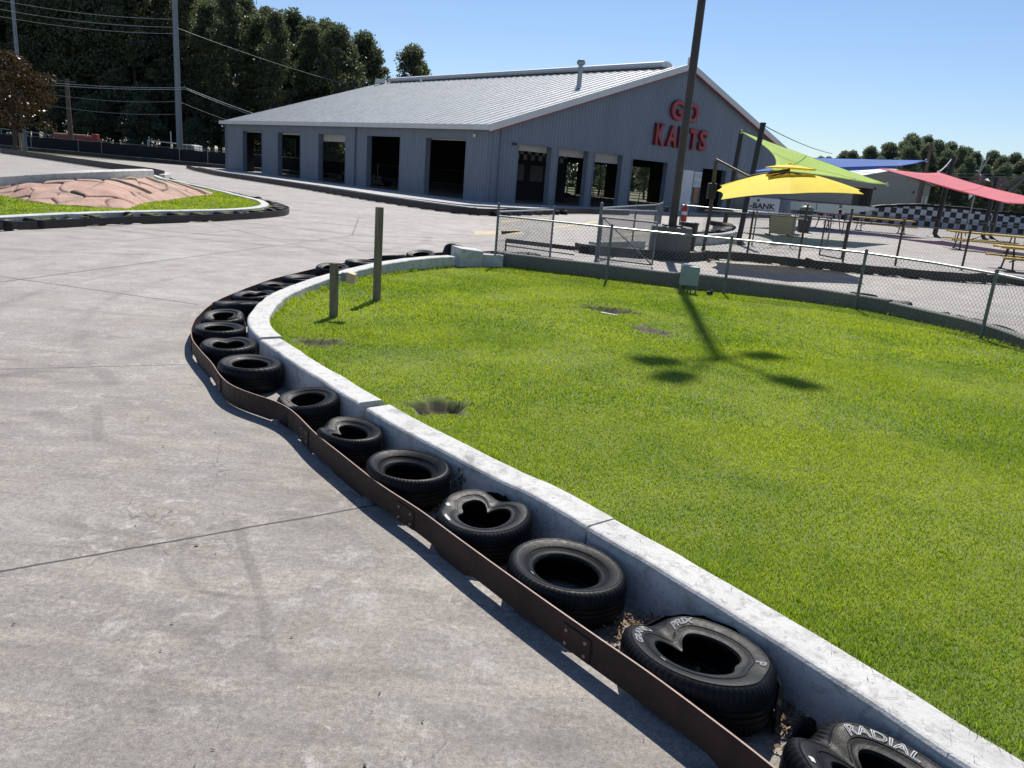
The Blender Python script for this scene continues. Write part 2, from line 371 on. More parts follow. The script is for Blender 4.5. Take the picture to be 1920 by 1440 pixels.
def canvas(name,c,tc,tr=.4,scale=900):
    m,t,b=newmat(name); v=t.coord('Object')
    f=t.ramp(t.noise(v,.9,4,.6),.3,.7,.9,1.08); cc=t.new('ShaderNodeCombineColor')
    for i in range(3): t.l.new(t.math('MULTIPLY',f,c[i]),cc.inputs[i])
    t.l.new(cc.outputs[0],b.inputs['Base Color']); b.inputs['Roughness'].default_value=.75
    tb=t.new('ShaderNodeBsdfTranslucent'); tb.inputs[0].default_value=(*tc,1)
    mx=t.new('ShaderNodeMixShader'); mx.inputs[0].default_value=tr
    t.l.new(t.bump(t.noise(v,3.,3),.2,.05),b.inputs['Normal'])
    t.l.new(b.outputs[0],mx.inputs[1]); t.l.new(tb.outputs[0],mx.inputs[2]); t.l.new(mx.outputs[0],t.n['Material Output'].inputs[0]); return m
M['yellow_canvas']=canvas('yellow_canopy_fabric',(.90,.74,.035),(.9,.7,.02),.32)
M['lime']=canvas('lime_shade_cloth',(.52,.68,.15),(.58,.76,.14),.45)
M['blue']=canvas('blue_shade_cloth',(.035,.16,.5),(.05,.24,.65),.4)
M['pink']=canvas('coral_shade_cloth',(.80,.25,.30),(.82,.26,.31),.45)
def rockmat():
    m,t,b=newmat('terracotta_flagstone'); v=t.coord('World')
    at=t.new('ShaderNodeAttribute',attribute_name='tint').outputs['Fac']
    col=t.mix(t.ramp(t.noise(v,.9,6,.65,.4),.3,.7),(.42,.225,.17),(.51,.34,.265))
    col=t.mix(t.ramp(t.noise(v,3.5,7,.7,.6),.5,.7,0,.7),col,(.25,.19,.13))
    col=t.mix(t.ramp(t.noise(v,.45,5,.7,.4),.55,.7,0,.7),col,(.17,.155,.11))
    col=t.mix(t.ramp(at,.0,.8,.85,0.),col,(.085,.06,.042))
    t.l.new(col,b.inputs['Base Color']); b.inputs['Roughness'].default_value=.85
    t.l.new(t.bump(t.noise(v,9,7,.7),.5,.08),b.inputs['Normal']); return m
M['rock']=rockmat()
def earth():
    m,t,b=newmat('rough_grass_field'); v=t.coord('World')
    col=t.mix(t.ramp(t.noise(v,.08,6,.6),.35,.65),(.06,.075,.025),(.11,.10,.05)); t.l.new(col,b.inputs['Base Color']); b.inputs['Roughness'].default_value=1.; return m
M['earth']=earth()
# ------------------------------------------------------------------ ground
def structure(o): o['kind']='structure'; return o
g=MB(); g.quad((-700,-200,-.05),(700,-200,-.05),(700,1400,-.05),(-700,1400,-.05)); structure(g.build('ground',M['earth']))
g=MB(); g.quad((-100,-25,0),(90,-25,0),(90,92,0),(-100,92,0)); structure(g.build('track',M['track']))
def zg(y): return float(np.interp(y,[0,7,9,13,16.5,20],[.275,.265,.235,.14,.05,.05]))
WT=.30
# centre lines of the island kerb wall (outer = track side)
wa_out=[(-1.176,5.968),(-.739,5.467),(-.218,4.937),(.366,4.285),(.73,3.83),(1.079,3.38),(1.447,2.87),(1.795,2.36),(2.6,1.18),(3.9,-.9),(5,-2.6)]
wb_out=[(-2.741,8.061),(-2.40,7.58),(-2.055,7.12),(-1.66,6.6),(-1.267,6.106)]
wc_out=[(-2.80,8.19),(-3.02,8.53),(-3.2,8.92),(-3.34,9.4),(-3.45,10.0),(-3.53,10.6),(-3.56,11.2),(-3.53,11.9),(-3.46,12.6),(-3.36,13.4),(-3.22,14.2),(-3.03,15.0),(-2.82,15.75),(-2.52,16.5),(-2.15,17.15),(-1.72,17.75)]
wd_out=[(-1.0,18.45),(-.45,18.62)]
wf=[(-.6,18.55),(0,18.35),(1,18.05),(2,17.75),(3,17.4),(4,17.15),(5,16.95),(5.7,16.75),(6.35,16.35),(6.9,15.9),(7.35,15.4),(7.7,14.7),(7.95,14.1),(8.08,13.4),(8.1,12.7),(8.08,12.),(8.,11.2),(7.85,10.2),(7.65,9.0),(7.4,7),(7.1,4),(6.9,0),(6.6,-3)]
WW=.235
def kerb(name,path,w,z1,label,m,seed,side=1,chamf=.018,step=.12,z0=-.03,it=2):
    p=smooth_line(path,step,it); n=len(p)
    a0,a1=(0,-w) if side>0 else (w,0)
    lo,hi=min(a0,a1),max(a0,a1)
    prof=[(hi,z0),(hi,z1-chamf),(hi-chamf*.6,z1-chamf*.25),(hi-chamf*1.3,z1),(lo+chamf*1.3,z1),(lo+chamf*.6,z1-chamf*.25),(lo,z1-chamf),(lo,z0)]
    wob=np.stack([noise1(n,5,.005,seed)+noise1(n,2,.003,seed+2),noise1(n,7,.004,seed+1)+noise1(n,2,.0025,seed+3)],1)
    mb=MB(); sweep(mb,p,prof,wob=wob)
    o=mb.build(name,m,loc=(p[n//2][0],p[n//2][1],0)); return tag(o,label,'wall')
# walking far->near the track lies on the right hand (normal to the left = lawn) => lawn side is +offset
def rev(l): return l[::-1]
GW='white concrete kerb walls round the lawn'
kerb('kerb_wall',rev([(.505,4.105)]+wa_out[4:]),WW,WT-.012,'long straight white kerb wall nearest the camera, beside the lettered tyres',M['white_wall'],3,side=1)
kerb('kerb_wall',rev(wa_out[:3]+[(.366,4.285),(.495,4.118)]),WW+.006,WT-.004,'straight white kerb wall beside the sunken tyre and the pinched heart-shaped tyre',M['white_wall'],5,side=1)
bpy.context.view_layer.update()
k=kerb('kerb_wall',rev(wb_out),WW,WT+.006,'short straight white kerb wall between the curved one and the long near one',M['white_wall'],9)
k=kerb('kerb_wall',wc_out,WW+.02,WT,'curved white kerb wall bending round behind the two timber posts',M['white_wall'],15)
# rough broken end block and following piece
mb=MB(); c=(-1.33,18.12); mb.prism([(-1.66,17.86),(-1.40,17.66),(-.90,18.15),(-1.12,18.42)],-.03,lambda x,y:.47-.16*(x+1.3)); 
o=mb.build('kerb_block',M['white_wall'],loc=(-1.25,18,0),bevel=.03); tag(o,'tilted white concrete block standing at the end of the curved kerb wall','block')
kerb('kerb_wall',[(-1.0,18.42),(-.7,18.5),(-.5,18.55)],.24,.34,'stubby white kerb piece between the tilted block and the first fence post',M['white_wall'],21)
def fence_wall(path,z1,label,seed):
    p=smooth_line(path,.2,2); n=len(p); w=.2
    prof=[(0,-.1),(0,z1-.02),(.02,z1),(w-.02,z1),(w,z1-.02),(w,-.1)]
    mb=MB(); sweep(mb,p,prof,wob=np.stack([noise1(n,4,.006,seed),noise1(n,5,.008,seed+1)],1))
    return tag(mb.build('retaining_wall',M['grey_conc'],loc=(p[n//2][0],p[n//2][1],0)),label,'wall')
fence_wall(wf[:11],.37,'grey concrete wall under the chain link fence, behind the green utility box',31)
fence_wall([(7.36,15.40)]+wf[11:],.335,'grey concrete wall curving towards the camera at the right edge of the lawn',41)

# ------------------------------------------------------------------ lawn
def inset(path,a):
    p=smooth_line(path,.25,1); return (p+normals2(p)*a)
def lawn_outline(a,b): return np.concatenate([inset(wa_out,a)[::-1],inset(wb_out,a)[::-1],inset(wc_out,-a),np.array([(-1.2,18.0),(-.55,18.45)]),inset(wf,b)])
lawn_poly=lawn_outline(.12,.1); grass_poly=lawn_outline(WW+.005,-.005)
def inside(P,poly):
    x,y=P[:,0],P[:,1]; c=np.zeros(len(P),bool); n=len(poly); j=n-1
    for i in range(n):
        xi,yi=poly[i]; xj,yj=poly[j]
        k=((yi>y)!=(yj>y))&(x<(xj-xi)*(y-yi)/(yj-yi+1e-12)+xi); c^=k; j=i
    return c
holes=[(-2.2,8.42,.36,.20,.07,.2),(-.62,6.40,.27,.24,.13,.5),(1.55,12.95,.60,.38,.12,-.45),(1.98,11.15,.26,.52,.05,.3)]
def hole_fac(P):
    f=np.zeros(len(P)); dz=np.zeros(len(P))
    for cx,cy,a,b,d,an in holes:
        dx,dy=P[:,0]-cx,P[:,1]-cy; ca,sa=math.cos(an),math.sin(an)
        u=(dx*ca+dy*sa)/a; w=(-dx*sa+dy*ca)/b
        r=np.sqrt(u*u+w*w)*(1+.18*np.sin(5*np.arctan2(w,u)+cx*3)+.1*np.sin(11*np.arctan2(w,u)))
        k=np.clip((1.15-r)/.38,0,1); f=np.maximum(f,k); e_=np.clip((1.1-r)/.6,0,1); dz=np.maximum(dz,d*e_*e_*(3-2*e_))
    return f,dz
_vn=np.random.default_rng(5).normal(0,1,(64,64))
def vnoise(P,s):
    x=P[:,0]*s+20; y=P[:,1]*s+20; i=np.floor(x).astype(int); j=np.floor(y).astype(int); fx=x-i; fy=y-j; fx=fx*fx*(3-2*fx); fy=fy*fy*(3-2*fy)
    g=lambda a,b:_vn[a%64,b%64]
    return g(i,j)*(1-fx)*(1-fy)+g(i+1,j)*fx*(1-fy)+g(i,j+1)*(1-fx)*fy+g(i+1,j+1)*fx*fy
def lawn_z(P):
    z=np.interp(P[:,1],[0,7,9,13,16.5,20],[.275,.265,.235,.14,.05,.05])+vnoise(P,.45)*.012+vnoise(P,1.6)*.006
    f,dz=hole_fac(P); return z-dz-.012
def lawn_surface(name,poly,step,zf,mat_,hole=True):
    lo=poly.min(0); hi=poly.max(0); nx=int((hi[0]-lo[0])/step)+2; ny=int((hi[1]-lo[1])/step)+2
    X,Y=np.meshgrid(lo[0]+np.arange(nx)*step,lo[1]+np.arange(ny)*step,indexing='ij'); P=np.stack([X.ravel(),Y.ravel()],1)
    ins=inside(P,poly); I=np.arange(nx*ny).reshape(nx,ny)
    q=np.stack([I[:-1,:-1],I[1:,:-1],I[1:,1:],I[:-1,1:]],-1).reshape(-1,4)
    q=q[ins[q].any(1)]; used=np.unique(q); mp=-np.ones(nx*ny,int); mp[used]=np.arange(len(used))
    V=np.c_[P[used],zf(P[used])]; t=1-hole_fac(P[used])[0] if hole else np.ones(len(used))
    return fastmesh(name,V,[mp[q]],mat_,tint=t,smooth=True)
structure(lawn_surface('lawn',lawn_poly,.04,lawn_z,M['sod']))
def blades(P,z,h,w,lean,rg):
    """numpy grass: 5 vertices per blade"""
    n=len(P); a=rg.uniform(0,2*PI,n); d=np.stack([np.cos(a),np.sin(a)],1); b=rg.uniform(0,2*PI,n); s=np.stack([np.cos(b),np.sin(b)],1)
    h=h[:,None]; w=w[:,None]; l=lean[:,None]
    base=np.c_[P,z]; V=np.zeros((n,5,3))
    V[:,0]=base-np.c_[s*w/2,np.zeros(n)]; V[:,1]=base+np.c_[s*w/2,np.zeros(n)]
    mid=base+np.c_[d*h*l*.35,h*.62]; V[:,2]=mid+np.c_[s*w*.42,np.zeros(n)]; V[:,3]=mid-np.c_[s*w*.42,np.zeros(n)]
    V[:,4]=base+np.c_[d*h*l,h*(1-.18*l)]
    o=np.arange(n)[:,None]*5
    return V.reshape(-1,3),np.array([0,1,2,3])+o,np.array([3,2,4])+o
def grow(poly,zf,bands,name,hole=True):
    lo=poly.min(0); hi=poly.max(0); VV=[];Q=[];T=[];TT=[];off=0
    for y0,y1,dens,h,w in bands:
        a,b=max(lo[1],y0),min(hi[1],y1)
        n=int((hi[0]-lo[0])*(b-a)*dens)
        P=np.stack([rng.uniform(lo[0],hi[0],n),rng.uniform(a,b,n)],1); P=P[inside(P,poly)]
        if hole:
            f,_=hole_fac(P); P=P[(rng.random(len(P))>f*np.where(P[:,1]>10.5,.95,np.where(P[:,1]<7.4,5.,2.)))]
            # thin worn spots
            P=P[rng.random(len(P))>np.clip((vnoise(P+7,.9)-1.1)*.5,0,.6)]
        n=len(P); hh=h*rng.uniform(.55,1.25,n)*(1+.22*np.clip(vnoise(P+3,1.1),-1.5,1.5)); ww=w*rng.uniform(.7,1.3,n)
        V,q,t=blades(P,zf(P)-.004,hh,ww,rng.uniform(.15,1.05,n),rng)
        VV.append(V);Q.append(q+off);T.append(t+off);off+=len(V); TT.append(np.repeat(rng.random(n),5))
    return tag(fastmesh(name,np.concatenate(VV),[np.concatenate(Q),np.concatenate(T)],M['blade'],tint=np.concatenate(TT)),kind='stuff')
grow(grass_poly,lawn_z,[(1.6,4.2,13500,.027,.0038),(4.2,6.5,8000,.028,.005),(6.5,10,3900,.03,.0075),(10,19,1600,.033,.013)],'grass')
def edge_grass():   # longer untrimmed blades along the kerb and the wall
    out=[]
    for path,off,n in ((wa_out,WW+.02,2600),(wb_out,WW+.02,1300),(wc_out,-WW-.03,2600),(wf,-.04,3200)):
        p=resample(path,n=700); N=normals2(p); k=rng.integers(0,700,n); tuft=np.clip(noise1(700,9,1,n),-.3,2)[k]
        q=p[k]+N[k]*(off+np.sign(off)*rng.exponential(.028,n))[:,None]; out.append(np.c_[q,tuft])
    Q=np.concatenate(out); Q=Q[rng.random(len(Q))<.45+.4*Q[:,2]]; P=Q[:,:2]; n=len(P); far=np.clip(P[:,1]/6,.8,3)
    V,q,t=blades(P,lawn_z(P),rng.uniform(.04,.085,n)*(1+.3*np.clip(Q[:,2],0,1.5)),.0042*far,rng.uniform(.2,1.1,n),rng)
    tag(fastmesh('edge_grass',V,[q,t],M['blade'],tint=np.repeat(rng.random(n),5)),kind='stuff')
edge_grass()

# ------------------------------------------------------------------ rusty strip round the island
sa=[(2.6,.2),(1.85,1.38),(1.143,2.378),(1.044,2.521),(.888,2.715),(.731,2.917),(.534,3.138),(.23,3.493),(-.042,3.82),(-.289,4.129),(-.487,4.39),(-.812,4.745),(-1.002,4.996),(-1.22,5.281),(-1.444,5.563),(-1.601,5.813),(-1.748,6.047),(-1.893,6.235),(-2.042,6.357),(-2.202,6.445),(-2.364,6.547),(-2.547,6.698),(-2.756,7.002),(-2.95,7.352),(-3.265,7.818),(-3.565,8.3),(-3.8,8.83),(-3.99,9.4),(-4.12,10.05),(-4.2,10.8),(-4.22,11.8),(-4.14,12.8),(-4.0,13.9),(-3.8,15.1),(-3.45,16.3),(-2.98,17.4),(-2.4,18.5),(-1.75,19.5),(-1.1,20.3),(-.4,20.9)]
def strip(name,path,label,m,h=.19,zb=.02,th=.009,step=.09,gaps=True,edge=None,seed=1,smooth=2,cat='barrier',loc=None):
    p=smooth_line(path,step,smooth); n=len(p); N=normals2(p); r=np.random.default_rng(seed)
    zlo=np.full(n,zb)
    if gaps:                                   # the strip rests on the ground except where it is bent up a little
        k=noise1(n,5,1,seed); zlo=np.where(k>.25,.034,.004)+noise1(n,6,.003,seed+4)
    top=zb+h+noise1(n,14,.006,seed+1)
    vs=[];fs=[];mi=[]
    for i in range(n):
        for a,z in ((-th/2,zlo[i]),(-th/2,top[i]),(th/2,top[i]),(th/2,zlo[i])):
            vs.append((p[i,0]+N[i,0]*a,p[i,1]+N[i,1]*a,z))
    mb=MB()
    for i in range(n-1):
        o=i*4; q=o+4
        fs+=[(o,o+1,q+1,q),(o+1,o+2,q+2,q+1),(o+2,o+3,q+3,q+2),(o+3,o,q,q+3)]; mi+=[0,1,0,0]
    fs+=[(3,2,1,0),tuple((n-1)*4+k for k in range(4))]; mi+=[0,0]
    mb.v=vs; mb.f=fs; mb.m=mi
    c=loc or p[n//2]
    return tag(mb.build(name,[m,edge or m],loc=(c[0],c[1],0)),label,cat)
_sa=smooth_line(sa,.2,0); sa=(_sa+normals2(_sa)*.022)
strip_o=strip('barrier_strip',sa,'long rusty steel strip bent along the foot of the near tyres',M['rust'],h=.178,zb=.015,edge=M['rust_edge'],seed=8)

# splice plates with bolt heads where two lengths of strip meet
_sp=smooth_line(sa,.05,2); _sn=normals2(_sp); _sl=np.r_[0,np.cumsum(np.linalg.norm(np.diff(_sp,axis=0),axis=1))]
for sv in (2.55,3.75,5.35,7.0,8.7,10.4,12.2,14.5):
    i=int(np.searchsorted(_sl,sv)); p=_sp[i]; nn=_sn[i]; tt=np.array([nn[1],-nn[0]]); a=math.atan2(tt[1],tt[0]); sg=-1 if (np.array([2.0,8.0])-p)@nn>0 else 1
    c=p+nn*sg*.0085; m=MB(); m.box((c[0],c[1],.098),(.19,.007,.125),a)
    o=m.build('splice_plate',M['rust'],strip_o)
    for du in (-.065,.065):
        for z in (.065,.135): q=c+tt*du+nn*sg*.006; m=MB(); m.tube([(q[0]-nn[0]*sg*.004,q[1]-nn[1]*sg*.004,z),(q[0]+nn[0]*sg*.006,q[1]+nn[1]*sg*.006,z)],.0095,6); m.build('bolt',M['rust_edge'],o)
# ------------------------------------------------------------------ tyres
def tyre_profile():
    """(rho, z, lug) closed loop; rho in units of outer radius, z in units of width"""
    return [(.54,.83,0),(.56,.885,0),(.60,.90,0),(.64,.905,0),(.665,.93,0),(.69,.94,0),(.694,.958,0),(.706,.964,0),(.712,.953,0),(.74,.965,0),(.82,.985,0),(.862,.985,0),(.866,.996,0),(.876,.998,0),(.88,.987,0),(.9,.975,0),(.925,.955,1),(.962,.90,1),(.985,.83,1),(.998,.72,1),
            (1.0,.64,0),(.982,.625,0),(.982,.60,0),(1.0,.585,0),(1.0,.515,0),(.982,.505,0),(.982,.48,0),(1.0,.47,0),(1.0,.40,0),(.982,.385,0),(.982,.36,0),
            (1.0,.345,0),(.998,.26,1),(.985,.16,1),(.96,.09,1),(.91,.035,0),(.80,.01,0),(.66,.05,0),(.56,.115,0),(.54,.17,0),(.58,.2,0),(.80,.13,0),(.935,.25,0),(.955,.5,0),(.935,.75,0),(.80,.875,0),(.60,.81,0)]
def deform(th,rho,z,Rr,W,D):
    """th angle, rho*Rr radius, z height -> xyz, bent by the dents of D"""
    rr=rho*Rr*(1+.012*np.sin(2*th+D.get('ph',0))+.008*np.sin(3*th+1.3*D.get('ph',0)))
    zz=z*W
    up=np.clip(zz/W,0,1)
    for an,dep,wid in D.get('dents',()):
        d=np.angle(np.exp(1j*(th-an))); gk=np.exp(-(d/wid)**2)
        inn=np.clip((1.0-rho)/.46,0,1)
        rr=rr-Rr*dep*gk*(.45+.75*inn)*(.25+.75*up)
        zz=zz-W*dep*.5*gk*up
    zz=zz+W*up*(D.get('sag',0)*np.sin(th+D.get('sph',0))*.5+D.get('sag2',0)*np.sin(2*th+D.get('ph',0)))
    zz=zz-W*D.get('bowl',0)*np.clip((1-rho)/.46,0,1)*(z>.55)
    e=D.get('oval',0); oa=D.get('oa',0)
    x=rr*np.cos(th); y=rr*np.sin(th)
    u=(x*math.cos(oa)+y*math.sin(oa))*(1+e); w=(-x*math.sin(oa)+y*math.cos(oa))*(1-e)
    return u*math.cos(oa)-w*math.sin(oa),u*math.sin(oa)+w*math.cos(oa),zz
def tyre_mesh(name,Rr,W,D,n=180,lug=4):
    pr=tyre_profile(); k=len(pr); th=np.linspace(0,2*PI,n,endpoint=False)
    V=np.zeros((n,k,3))
    for j,(rho,z,l) in enumerate(pr):
        rl=np.full(n,rho)
        if l: rl=np.where((np.arange(n)%lug)==0,rho-.015,rho)
        x,y,zz=deform(th,rl,np.full(n,z),Rr,W,D); V[:,j]=np.stack([x,y,zz],1)
    i=np.arange(n)[:,None]; j=np.arange(k)[None,:]; i2=(i+1)%n; j2=(j+1)%k
    F=np.stack([i*k+j,i2*k+j,i2*k+j2,i*k+j2],-1).reshape(-1,4)
    me=bpy.data.meshes.new(name); me.from_pydata(V.reshape(-1,3).tolist(),[],F.tolist())
    me.materials.append(M['black_rubber']); me.polygons.foreach_set('use_smooth',[True]*len(F)); me.set_sharp_from_angle(angle=R(42))
    return me
def text_mesh(body,size=1.,extrude=0.,outline=0.,offset=0.,spacing=1.):
    cu=bpy.data.curves.new('lettering','FONT'); cu.body=body; cu.size=size; cu.extrude=extrude; cu.offset=offset; cu.align_x='CENTER'; cu.space_character=spacing; cu.resolution_u=3
    if outline: cu.fill_mode='NONE'; cu.bevel_depth=outline; cu.bevel_resolution=1
    o=bpy.data.objects.new('lettering',cu); COL.objects.link(o); bpy.context.view_layer.update()
    me=bpy.data.meshes.new_from_object(o.evaluated_get(bpy.context.evaluated_depsgraph_get()))
    bpy.data.objects.remove(o); bpy.data.curves.remove(cu); return me
def sidewall_text(parent,body,size,th0,rho0,Rr,W,D,outline=.0032,wide=1.2):
    me=text_mesh(body,size,outline=outline)
    # split long edges so that it bends
    bm=bmesh.new(); bm.from_mesh(me); bmesh.ops.subdivide_edges(bm,edges=[e for e in bm.edges if e.calc_length()>.012],cuts=2); bm.to_mesh(me); bm.free()
    n=len(me.vertices); c=np.zeros(n*3); me.vertices.foreach_get('co',c); c=c.reshape(-1,3)
    rho=rho0+(c[:,1]-size*.35)/Rr; th=th0-c[:,0]*wide/(rho0*Rr)
    zt=np.interp(rho,[.64,.665,.74,.82,.88],[.905,.93,.965,.985,.985])
    x,y,z=deform(th,rho,zt,Rr,W,D); V=np.stack([x,y,z+.004+c[:,2]*.9],1)
    me.vertices.foreach_set('co',V.ravel()); me.materials.clear(); me.materials.append(M['white_letter']); me.update()
    o=bpy.data.objects.new('sidewall_lettering',me); COL.objects.link(o); o.parent=parent; return o
# middle line between strip and kerb wall
strip_pts=smooth_line(sa,.09,2); wall_pts=np.concatenate([smooth_line(wa_out,.1,1)[::-1],smooth_line(wb_out,.1,1)[::-1],smooth_line(wc_out,.1,1),np.array([(-1.72,17.75),(-1.0,18.45),(-.45,18.62),(.4,18.5)])])
def settle(x,y,dia,A,B,it=30):
    P=np.array([x,y]); 
    for _ in range(it):
        da=np.linalg.norm(A-P,axis=1); db=np.linalg.norm(B-P,axis=1); a=A[da.argmin()]; b=B[db.argmin()]
        ra,rb=da.min(),db.min(); ax=(b-a)/np.linalg.norm(b-a)
        P=P+ax*(rb-ra)*.25
    return P,min(ra,rb)
raw=[(1.545,2.385,.80),(.947,3.08,.76),(.409,3.801,.68),(-.137,4.337,.64),(-.675,4.997,.67),(-1.217,5.691,.66),(-1.781,6.352,.66),(-2.528,7.344,.672),(-3.05,8.12,.618),(-3.46,8.82,.6),(-3.72,9.5,.56),(-3.86,10.3,.64),(-3.92,11.2,.66),(-3.9,12.2,.6),(-3.79,13.2,.64),(-3.66,14.5,.62),(-3.4,15.7,.65),(-3.0,16.8,.67),(-2.5,17.8,.67),(-1.9,18.7,.66),(-1.2,19.55,.6),(-.55,20.2,.66),(.1,20.6,.7)]
A=R
TD=[dict(dents=[(A(122),.40,.42)],ph=.5),dict(dents=[(A(118),.30,.42),(A(-35),.07,.3)],ph=1.,sag=.25,sph=2.4),dict(oval=.04,oa=A(150),ph=2.,bowl=.12),dict(dents=[(A(62),.36,.45),(A(170),.12,.3)],ph=.2,sag=.2,sph=.6),
    dict(bowl=.22,ph=.9),dict(dents=[(A(165),.30,.45)],ph=2.2,oval=.05,oa=A(0),bowl=.1),dict(dents=[(A(215),.34,.4)],ph=.3,sag=.35,sph=1.2,oval=.05,oa=A(20)),dict(ph=1.4),dict(dents=[(A(118),.18,.45)],ph=.2,sag=.1),dict(ph=.6,oval=.03),
    dict(dents=[(A(20),.38,.4),(A(200),.15,.4)],ph=.1,sag=.25),dict(sag=.25,sph=2.2,dents=[(A(250),.22,.5)],ph=1.),dict(dents=[(A(100),.22,.4)],ph=.2,sag=.2,sph=1.),dict(dents=[(A(80),.16,.5)],ph=2.),dict(ph=.1,bowl=.1),dict(ph=1.1,sag=.2),dict(ph=.4,bowl=.1),dict(ph=2.1,sag=.3,sph=2.),dict(sag=.3,sph=1.,ph=.2),dict(sag=.3,sph=2.8,ph=.4),dict(ph=.7),dict(ph=.9,bowl=.1),dict(ph=1.9)]
TL=['half-crushed black tyre at the bottom edge with raised letters reading RADIAL','heart-shaped dented tyre with white outlined letters reading GRAND PRIX','oval black tyre with a deep dark hole, just beyond the tyre lettered GRAND PRIX','folded black tyre pinched heart-shaped with white paint patches','round tyre with sunken bowl-like sidewall and grit in its hole','skewed black tyre with a tan scrap inside, where two white kerb walls meet','sagging folded tyre beside the strongest bend of the rusty strip','plump round smooth tyre, opposite the dark soil hole by the kerb joint',
    'slightly dented tyre at the crack between curved and straight white kerb walls','plain round tyre at the start of the curve, left of the kerb crack','crumpled small tyre squeezed against the tightest bend of the curved kerb','tilted squashed tyre behind the crumpled one on the curve','tyre with a long white scuff on its rim, on the curve','tyre with an egg-shaped hole, just past the one with the white scuff','neat round tyre left of the short timber post, along the curved kerb','tyre directly behind the short floodlight post, along the curved kerb',
    'low tyre halfway between the short and the tall timber post, behind the curved kerb','tilted tyre hidden behind the tall timber post','leaning tyre just right of the tall timber post behind the curved kerb','big tyre propped up on edge, left of the tilted white block','tyre mostly hidden behind the tilted white kerb block','tyre lying left of the first chain link post','tyre lying behind the first chain link post']
GT='tyres lying between rusty strip and white kerb wall'
tyres=[]
for i,((x,y,d),D,L) in enumerate(zip(raw,TD,TL)):
    P,half=settle(x,y,d,strip_pts,wall_pts)
    # crushed tyres are longer along the row than across it
    j=np.linalg.norm(strip_pts-P,axis=1).argmin(); tg=strip_pts[min(j+2,len(strip_pts)-1)]-strip_pts[max(j-2,0)]
    b_=min(d/2*1.03,max(.27,half*.975)); a_=d/2*1.03 if i not in (5,6) else d/2*.985; b_=b_*(.93 if i in (5,6) else 1); D=dict(D); e0=D.get('oval',0); D['oval']=(a_-b_)/(a_+b_); D['oa']=math.atan2(tg[1],tg[0])
    Rr=(a_+b_)/2/1.015; W=.28 if i>14 else .232 if i not in (7,4) else .25
    n=276 if i<7 else 192 if i<10 else 96
    me=tyre_mesh('tyre',Rr,W,D,n,4 if i in(0,1,2,3,4,5) else 6)
    o=bpy.data.objects.new('tyre',me); COL.objects.link(o); o.location=(P[0],P[1],.008)
    if i==19: o.rotation_euler=(R(-18),R(16),0); o.location.z=.11
    elif i in(11,17,18): o.rotation_euler=(R(rng.uniform(-6,6)),R(rng.uniform(-6,6)),0); o.location.z=.03
    tag(o,L,'tyre',GT); tyres.append((o,Rr,W,D))
t0,t1=tyres[0],tyres[1]
sidewall_text(t0[0],'RADIAL',.064,A(62),.785,t0[1],t0[2],t0[3],.0019)
sidewall_text(t1[0],'GRAND',.044,A(160),.79,t1[1],t1[2],t1[3],.0012,1.35)
sidewall_text(t1[0],'PRIX',.052,A(88),.79,t1[1],t1[2],t1[3],.0014,1.1)
sidewall_text(t1[0],'P',.055,A(-18),.785,t1[1],t1[2],t1[3],.0014)
def patch(parent,Rr,W,D,th0,rho0,a,b,name='white_patch',seed=0):
    r=np.random.default_rng(seed); k=14; an=np.linspace(0,2*PI,k,endpoint=False); q=r.uniform(.6,1.1,k)
    th=th0+a*np.cos(an)*q/(rho0*Rr); rho=rho0+b*np.sin(an)*q/Rr; zt=np.interp(rho,[.56,.64,.665,.74,.82,.88,.925,.962],[.885,.905,.93,.965,.985,.985,.955,.9])
    th=np.r_[th0,th]; rho=np.r_[rho0,rho]; zt=np.r_[np.interp(rho0,[.56,.64,.74,.82,.88],[.885,.905,.965,.985,.985]),zt]
    x,y,z=deform(th,rho,zt,Rr,W,D); me=bpy.data.meshes.new(name); me.from_pydata(np.stack([x,y,z+.003],1).tolist(),[],[(0,1+i,1+(i+1)%k) for i in range(k)]); me.materials.append(M['white_letter'])
    o=bpy.data.objects.new(name,me); COL.objects.link(o); o.parent=parent
patch(*tyres[0],A(188),.78,.012,.035,seed=1); patch(*tyres[0],A(176),.8,.02,.012,seed=2); patch(*tyres[1],A(210),.66,.022,.009,seed=3); patch(*tyres[2],A(205),.66,.02,.008,seed=5)
patch(*tyres[3],A(165),.84,.02,.016,seed=6); patch(*tyres[3],A(208),.82,.045,.014,seed=7); patch(*tyres[12],A(105),.74,.14,.012,seed=8); patch(*tyres[13],A(135),.9,.05,.01,seed=9)
# torn rubber flaps standing behind lettered tyres
def flap(i,th0,th1,h,label):
    o,Rr,W,D=tyres[i]; th=np.linspace(th0,th1,22); mb=MB(); r=np.random.default_rng(i)
    x,y,z=deform(th,np.full(22,1.03),np.full(22,.5),Rr,W,D); x2,y2,_=deform(th,np.full(22,1.075),np.full(22,.5),Rr,W,D)
    hh=h*np.sin(np.linspace(.25,2.9,22))**.6+r.uniform(-.012,.012,22); c=o.location
    for k in range(21):
        a=[(x[k]+c.x,y[k]+c.y,.02),(x[k+1]+c.x,y[k+1]+c.y,.02),(x[k+1]+c.x,y[k+1]+c.y,hh[k+1]),(x[k]+c.x,y[k]+c.y,hh[k])]
        b=[(x2[k]+c.x,y2[k]+c.y,.02),(x2[k+1]+c.x,y2[k+1]+c.y,.02),(x2[k+1]+c.x,y2[k+1]+c.y,hh[k+1]-.01),(x2[k]+c.x,y2[k]+c.y,hh[k]-.01)]
        mb.add(a+b,[(0,1,2,3),(7,6,5,4),(3,2,6,7),(0,4,5,1),(0,3,7,4),(1,5,6,2)])
    mb.build('torn_tread',M['black_rubber'],o)
